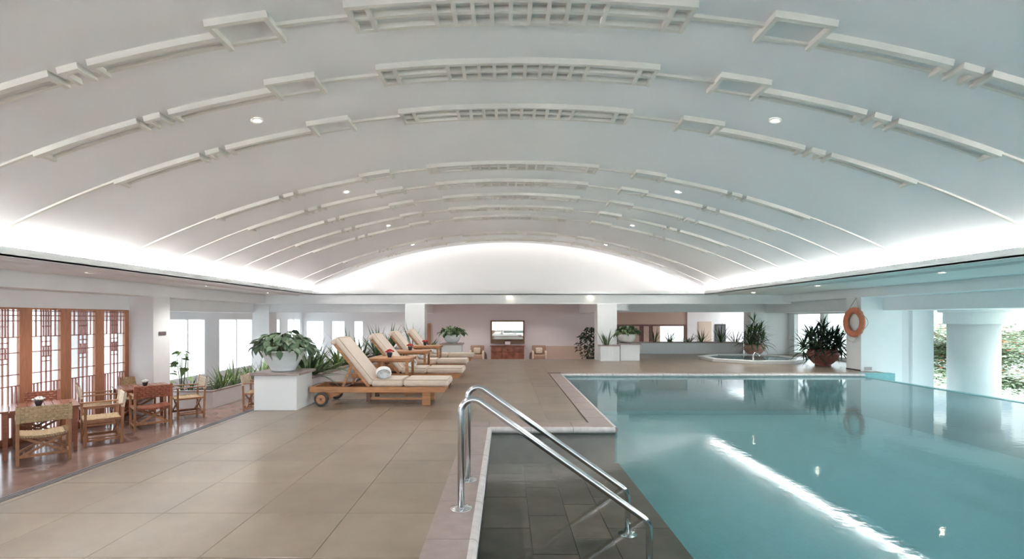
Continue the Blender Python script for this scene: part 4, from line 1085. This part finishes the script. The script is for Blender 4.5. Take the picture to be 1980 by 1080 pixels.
# plaques
def plaque(box, lab, m_):
    x0, x1, y0, y1, z0, z1 = box; t = thing('wall_plaque', lab, 'sign', ((x0+x1)/2, (y0+y1)/2, (z0+z1)/2)); a, b_, c = (x1-x0)/2, (y1-y0)/2, (z1-z0)/2
    MB().box(-a, a, -b_, b_, -c, c).build('plate', m_, t, bevel=0.001)
plaque((-7.795, -7.785, 11.17, 11.40, 0.96, 1.04), 'small dark plaque on the left white pillar', 'plaque')
plaque((9.19, 9.37, 12.688, 12.698, 0.02, 0.10), 'small grey plate low on the white pool pillar', 'plaque_grey')

# ================================================================== far lounge
def armchair(x, lab):
    t = thing('armchair', lab, 'armchair', (x, 23.9, SUNK), 0, 'armchairs at the back wall')
    MB().rbox(-0.28, 0.28, -0.32, 0.25, 0.18, 0.42, 0.04).build('seat', 'armchair_cloth', t, smooth=True)
    MB().rbox(-0.33, 0.33, 0.18, 0.32, 0.18, 0.85, 0.05).build('backrest', 'armchair_cloth', t, smooth=True)
    for s in (-1, 1):
        MB().rbox(s*0.31-0.045, s*0.31+0.045, -0.32, 0.25, 0.15, 0.60, 0.035).build('armrest', 'armchair_cushion', t, smooth=True)
        for q in (-0.27, 0.25): MB().box(s*0.29-0.02, s*0.29+0.02, q-0.02, q+0.02, 0, 0.18).build('leg', 'dark_wood', t)
    MB().rbox(-0.17, 0.17, 0.05, 0.17, 0.44, 0.74, 0.05).build('pillow', 'armchair_cushion', t, smooth=True)
armchair(-1.36, 'brown armchair with a cushion left of the sideboard'); armchair(1.63, 'brown armchair with a cushion right of the sideboard')
sb = thing('sideboard', 'low burl wood sideboard below the mirror at the back wall', 'sideboard', (0.11, 24.2, SUNK))
MB().box(-0.80, 0.80, -0.24, 0.24, 0.09, 0.80).build('body', 'burl_wood', sb, bevel=0.01); MB().box(-0.85, 0.85, -0.28, 0.26, 0.80, 0.84).build('top', 'burl_wood', sb, bevel=0.008)
for i in range(3):
    for j in range(2):
        d = MB().box(-0.77+i*0.52, -0.77+i*0.52+0.49, -0.256, -0.241, 0.13+j*0.40, 0.13+j*0.40+(0.38 if j == 0 else 0.24)).build('drawer' if j else 'door', 'burl_wood', sb, bevel=0.004)
        MB().box(-0.54+i*0.52, -0.50+i*0.52, -0.275, -0.257, 0.31+j*0.32, 0.34+j*0.32).build('knob', 'gold_frame', d)
for sx in (-0.72, 0.72):
    for q in (-0.2, 0.2): MB().box(sx-0.03, sx+0.03, q-0.03, q+0.03, 0, 0.09).build('leg', 'dark_wood', sb)
mr = thing('wall_mirror', 'wide framed mirror hanging above the sideboard', 'mirror', (0.11, 24.46, 0.13))
for (x0, x1, z0, z1) in ((-0.84, 0.84, 0, 0.07), (-0.84, 0.84, 1.05, 1.12), (-0.84, -0.76, 0.07, 1.05), (0.76, 0.84, 0.07, 1.05)): MB().box(x0, x1, -0.035, 0.035, z0, z1).build('frame', 'gold_frame', mr, bevel=0.006)
MB().box(-0.76, 0.76, 0.0, 0.01, 0.07, 1.05).build('mirror_glass', 'mirror', mr)
MB().box(-0.76, 0.76, -0.012, 0.0, 0.30, 0.33).build('rail', 'gold_frame', mr)
fr = thing('photo_frame', 'small framed picture standing on the sideboard', 'picture', (0.12, 24.10, 0.042))
MB().box(-0.16, 0.16, -0.01, 0.01, 0, 0.22).build('frame', 'dark_wood', fr); MB().box(-0.13, 0.13, -0.013, -0.0105, 0.03, 0.19).build('picture', 'pink_plaster', fr)
ar = thing('wall_picture', 'dark framed picture on the far right wall', 'picture', (10.55, 24.37, 0.2))
MB().box(-0.26, 0.26, -0.02, 0.02, 0, 0.87).build('frame', 'black', ar); MB().box(-0.20, 0.20, -0.024, -0.0205, 0.07, 0.80).build('picture', 'black_art', ar)
ww = sbox('railing_wall', 'beige_paint', (1.75, 4.4, 20.6, 20.7, SUNK, -0.05)) if False else None

# ================================================================== outdoors on the pool side
sbox('eave', 'white_paint', (10.9, 12.7, -5, 20, 1.58, 1.75))
col_ = thing('stone_column', 'massive round white column standing outside the pool edge', 'column', (11.43, 12.13, -1.2))
MB().lathe([(0.49, 0), (0.49, 2.40)], 48).build('shaft', 'column_paint', col_, smooth=True)
MB().lathe([(0.49, 2.40), (0.56, 2.41), (0.56, 2.68), (0.57, 2.69)], 48).build('neck_band', 'column_paint', col_)
MB().lathe([(0.60, 2.69), (0.66, 2.70), (0.67, 2.73), (0.67, 2.75)], 48).build('abacus', 'column_paint', col_)
MB().lathe([(0.62, 0.0), (0.62, 0.2), (0.56, 0.25), (0.49, 0.26)], 48).build('base', 'column_paint', col_)
def tree(x, y, z0, H_, rad, nb, nl, lab, seed, bloom=0.0):
    RR = random.Random(seed); t = thing('flame_tree', lab, 'tree', (x, y, z0), 0, 'trees outside the pool hall')
    tr = MB(); tr.tube([(0, 0, 0), (0.1, 0.05, H_*0.45), (0, 0.1, H_*0.6)], [0.22, 0.16, 0.12], 8)
    lf = MB(); bl = MB()
    for b_ in range(nb):
        az = b_*2*PI/nb+RR.uniform(-.2, .2); el = RR.uniform(-0.05, 0.7); L_ = rad*RR.uniform(0.7, 1.05)
        p = Vector((0, 0.1, H_*RR.uniform(0.42, 0.6))); pts = [p.copy()]
        for k in range(6):
            p = p+Vector((math.cos(az)*math.cos(el), math.sin(az)*math.cos(el), math.sin(el)))*L_/6; el -= 0.13; az += RR.uniform(-.15, .15); pts.append(p.copy())
        tr.tube(pts, [0.05, 0.04, 0.03, 0.022, 0.016, 0.01, 0.006], 5)
        for k in range(1, 7):
            for q in range(nl):
                c = pts[k]+Vector((RR.gauss(0, .45), RR.gauss(0, .45), RR.gauss(0, .13)))
                a = RR.uniform(0, 2*PI); d = Vector((math.cos(a), math.sin(a), RR.uniform(-.3, .1)))*RR.uniform(0.15, 0.28); s_ = Vector((-math.sin(a), math.cos(a), 0))*0.045
                tgt = bl if RR.random() < bloom else lf
                n = len(tgt.v)
                if tgt is bl: c = c+Vector((0, 0, 0.25)); d = d*0.5; s_ = s_*1.6
                tgt.v += [tuple(c), tuple(c+d*0.5+s_), tuple(c+d), tuple(c+d*0.5-s_)]; tgt.f.append((n, n+1, n+2, n+3))
    tr.build('trunk', 'trunk', t); lf.build('foliage', 'tree_leaf', t)['kind'] = 'stuff'
    if bl.v: bl.build('blossoms', 'orange_bloom', t)['kind'] = 'stuff'
tree(18.0, 19.2, -4.0, 6.8, 4.2, 16, 260, 'flame tree with feathery leaves and orange blossoms behind the round column', 5, 0.06)
tree(24.0, 24.5, -4.0, 7.5, 5.0, 16, 220, 'second feathery tree farther behind the flame tree', 6, 0.03)
tree(14.5, 31.5, -4.0, 6.5, 4.0, 12, 180, 'feathery tree seen through the terrace window', 7, 0.0)
bd = thing('building', 'pale apartment building beyond the trees', 'building', (56, 52, -4))
MB().box(-16, 16, 0, 10, 0, 17).build('wall', 'building_wall', bd)
for i in range(9):
    for j in range(5): MB().box(-14.5+i*3.3, -12.9+i*3.3, -0.08, 0.0, 1.4+j*3.1, 3.2+j*3.1).build('window', 'building_glass', bd)
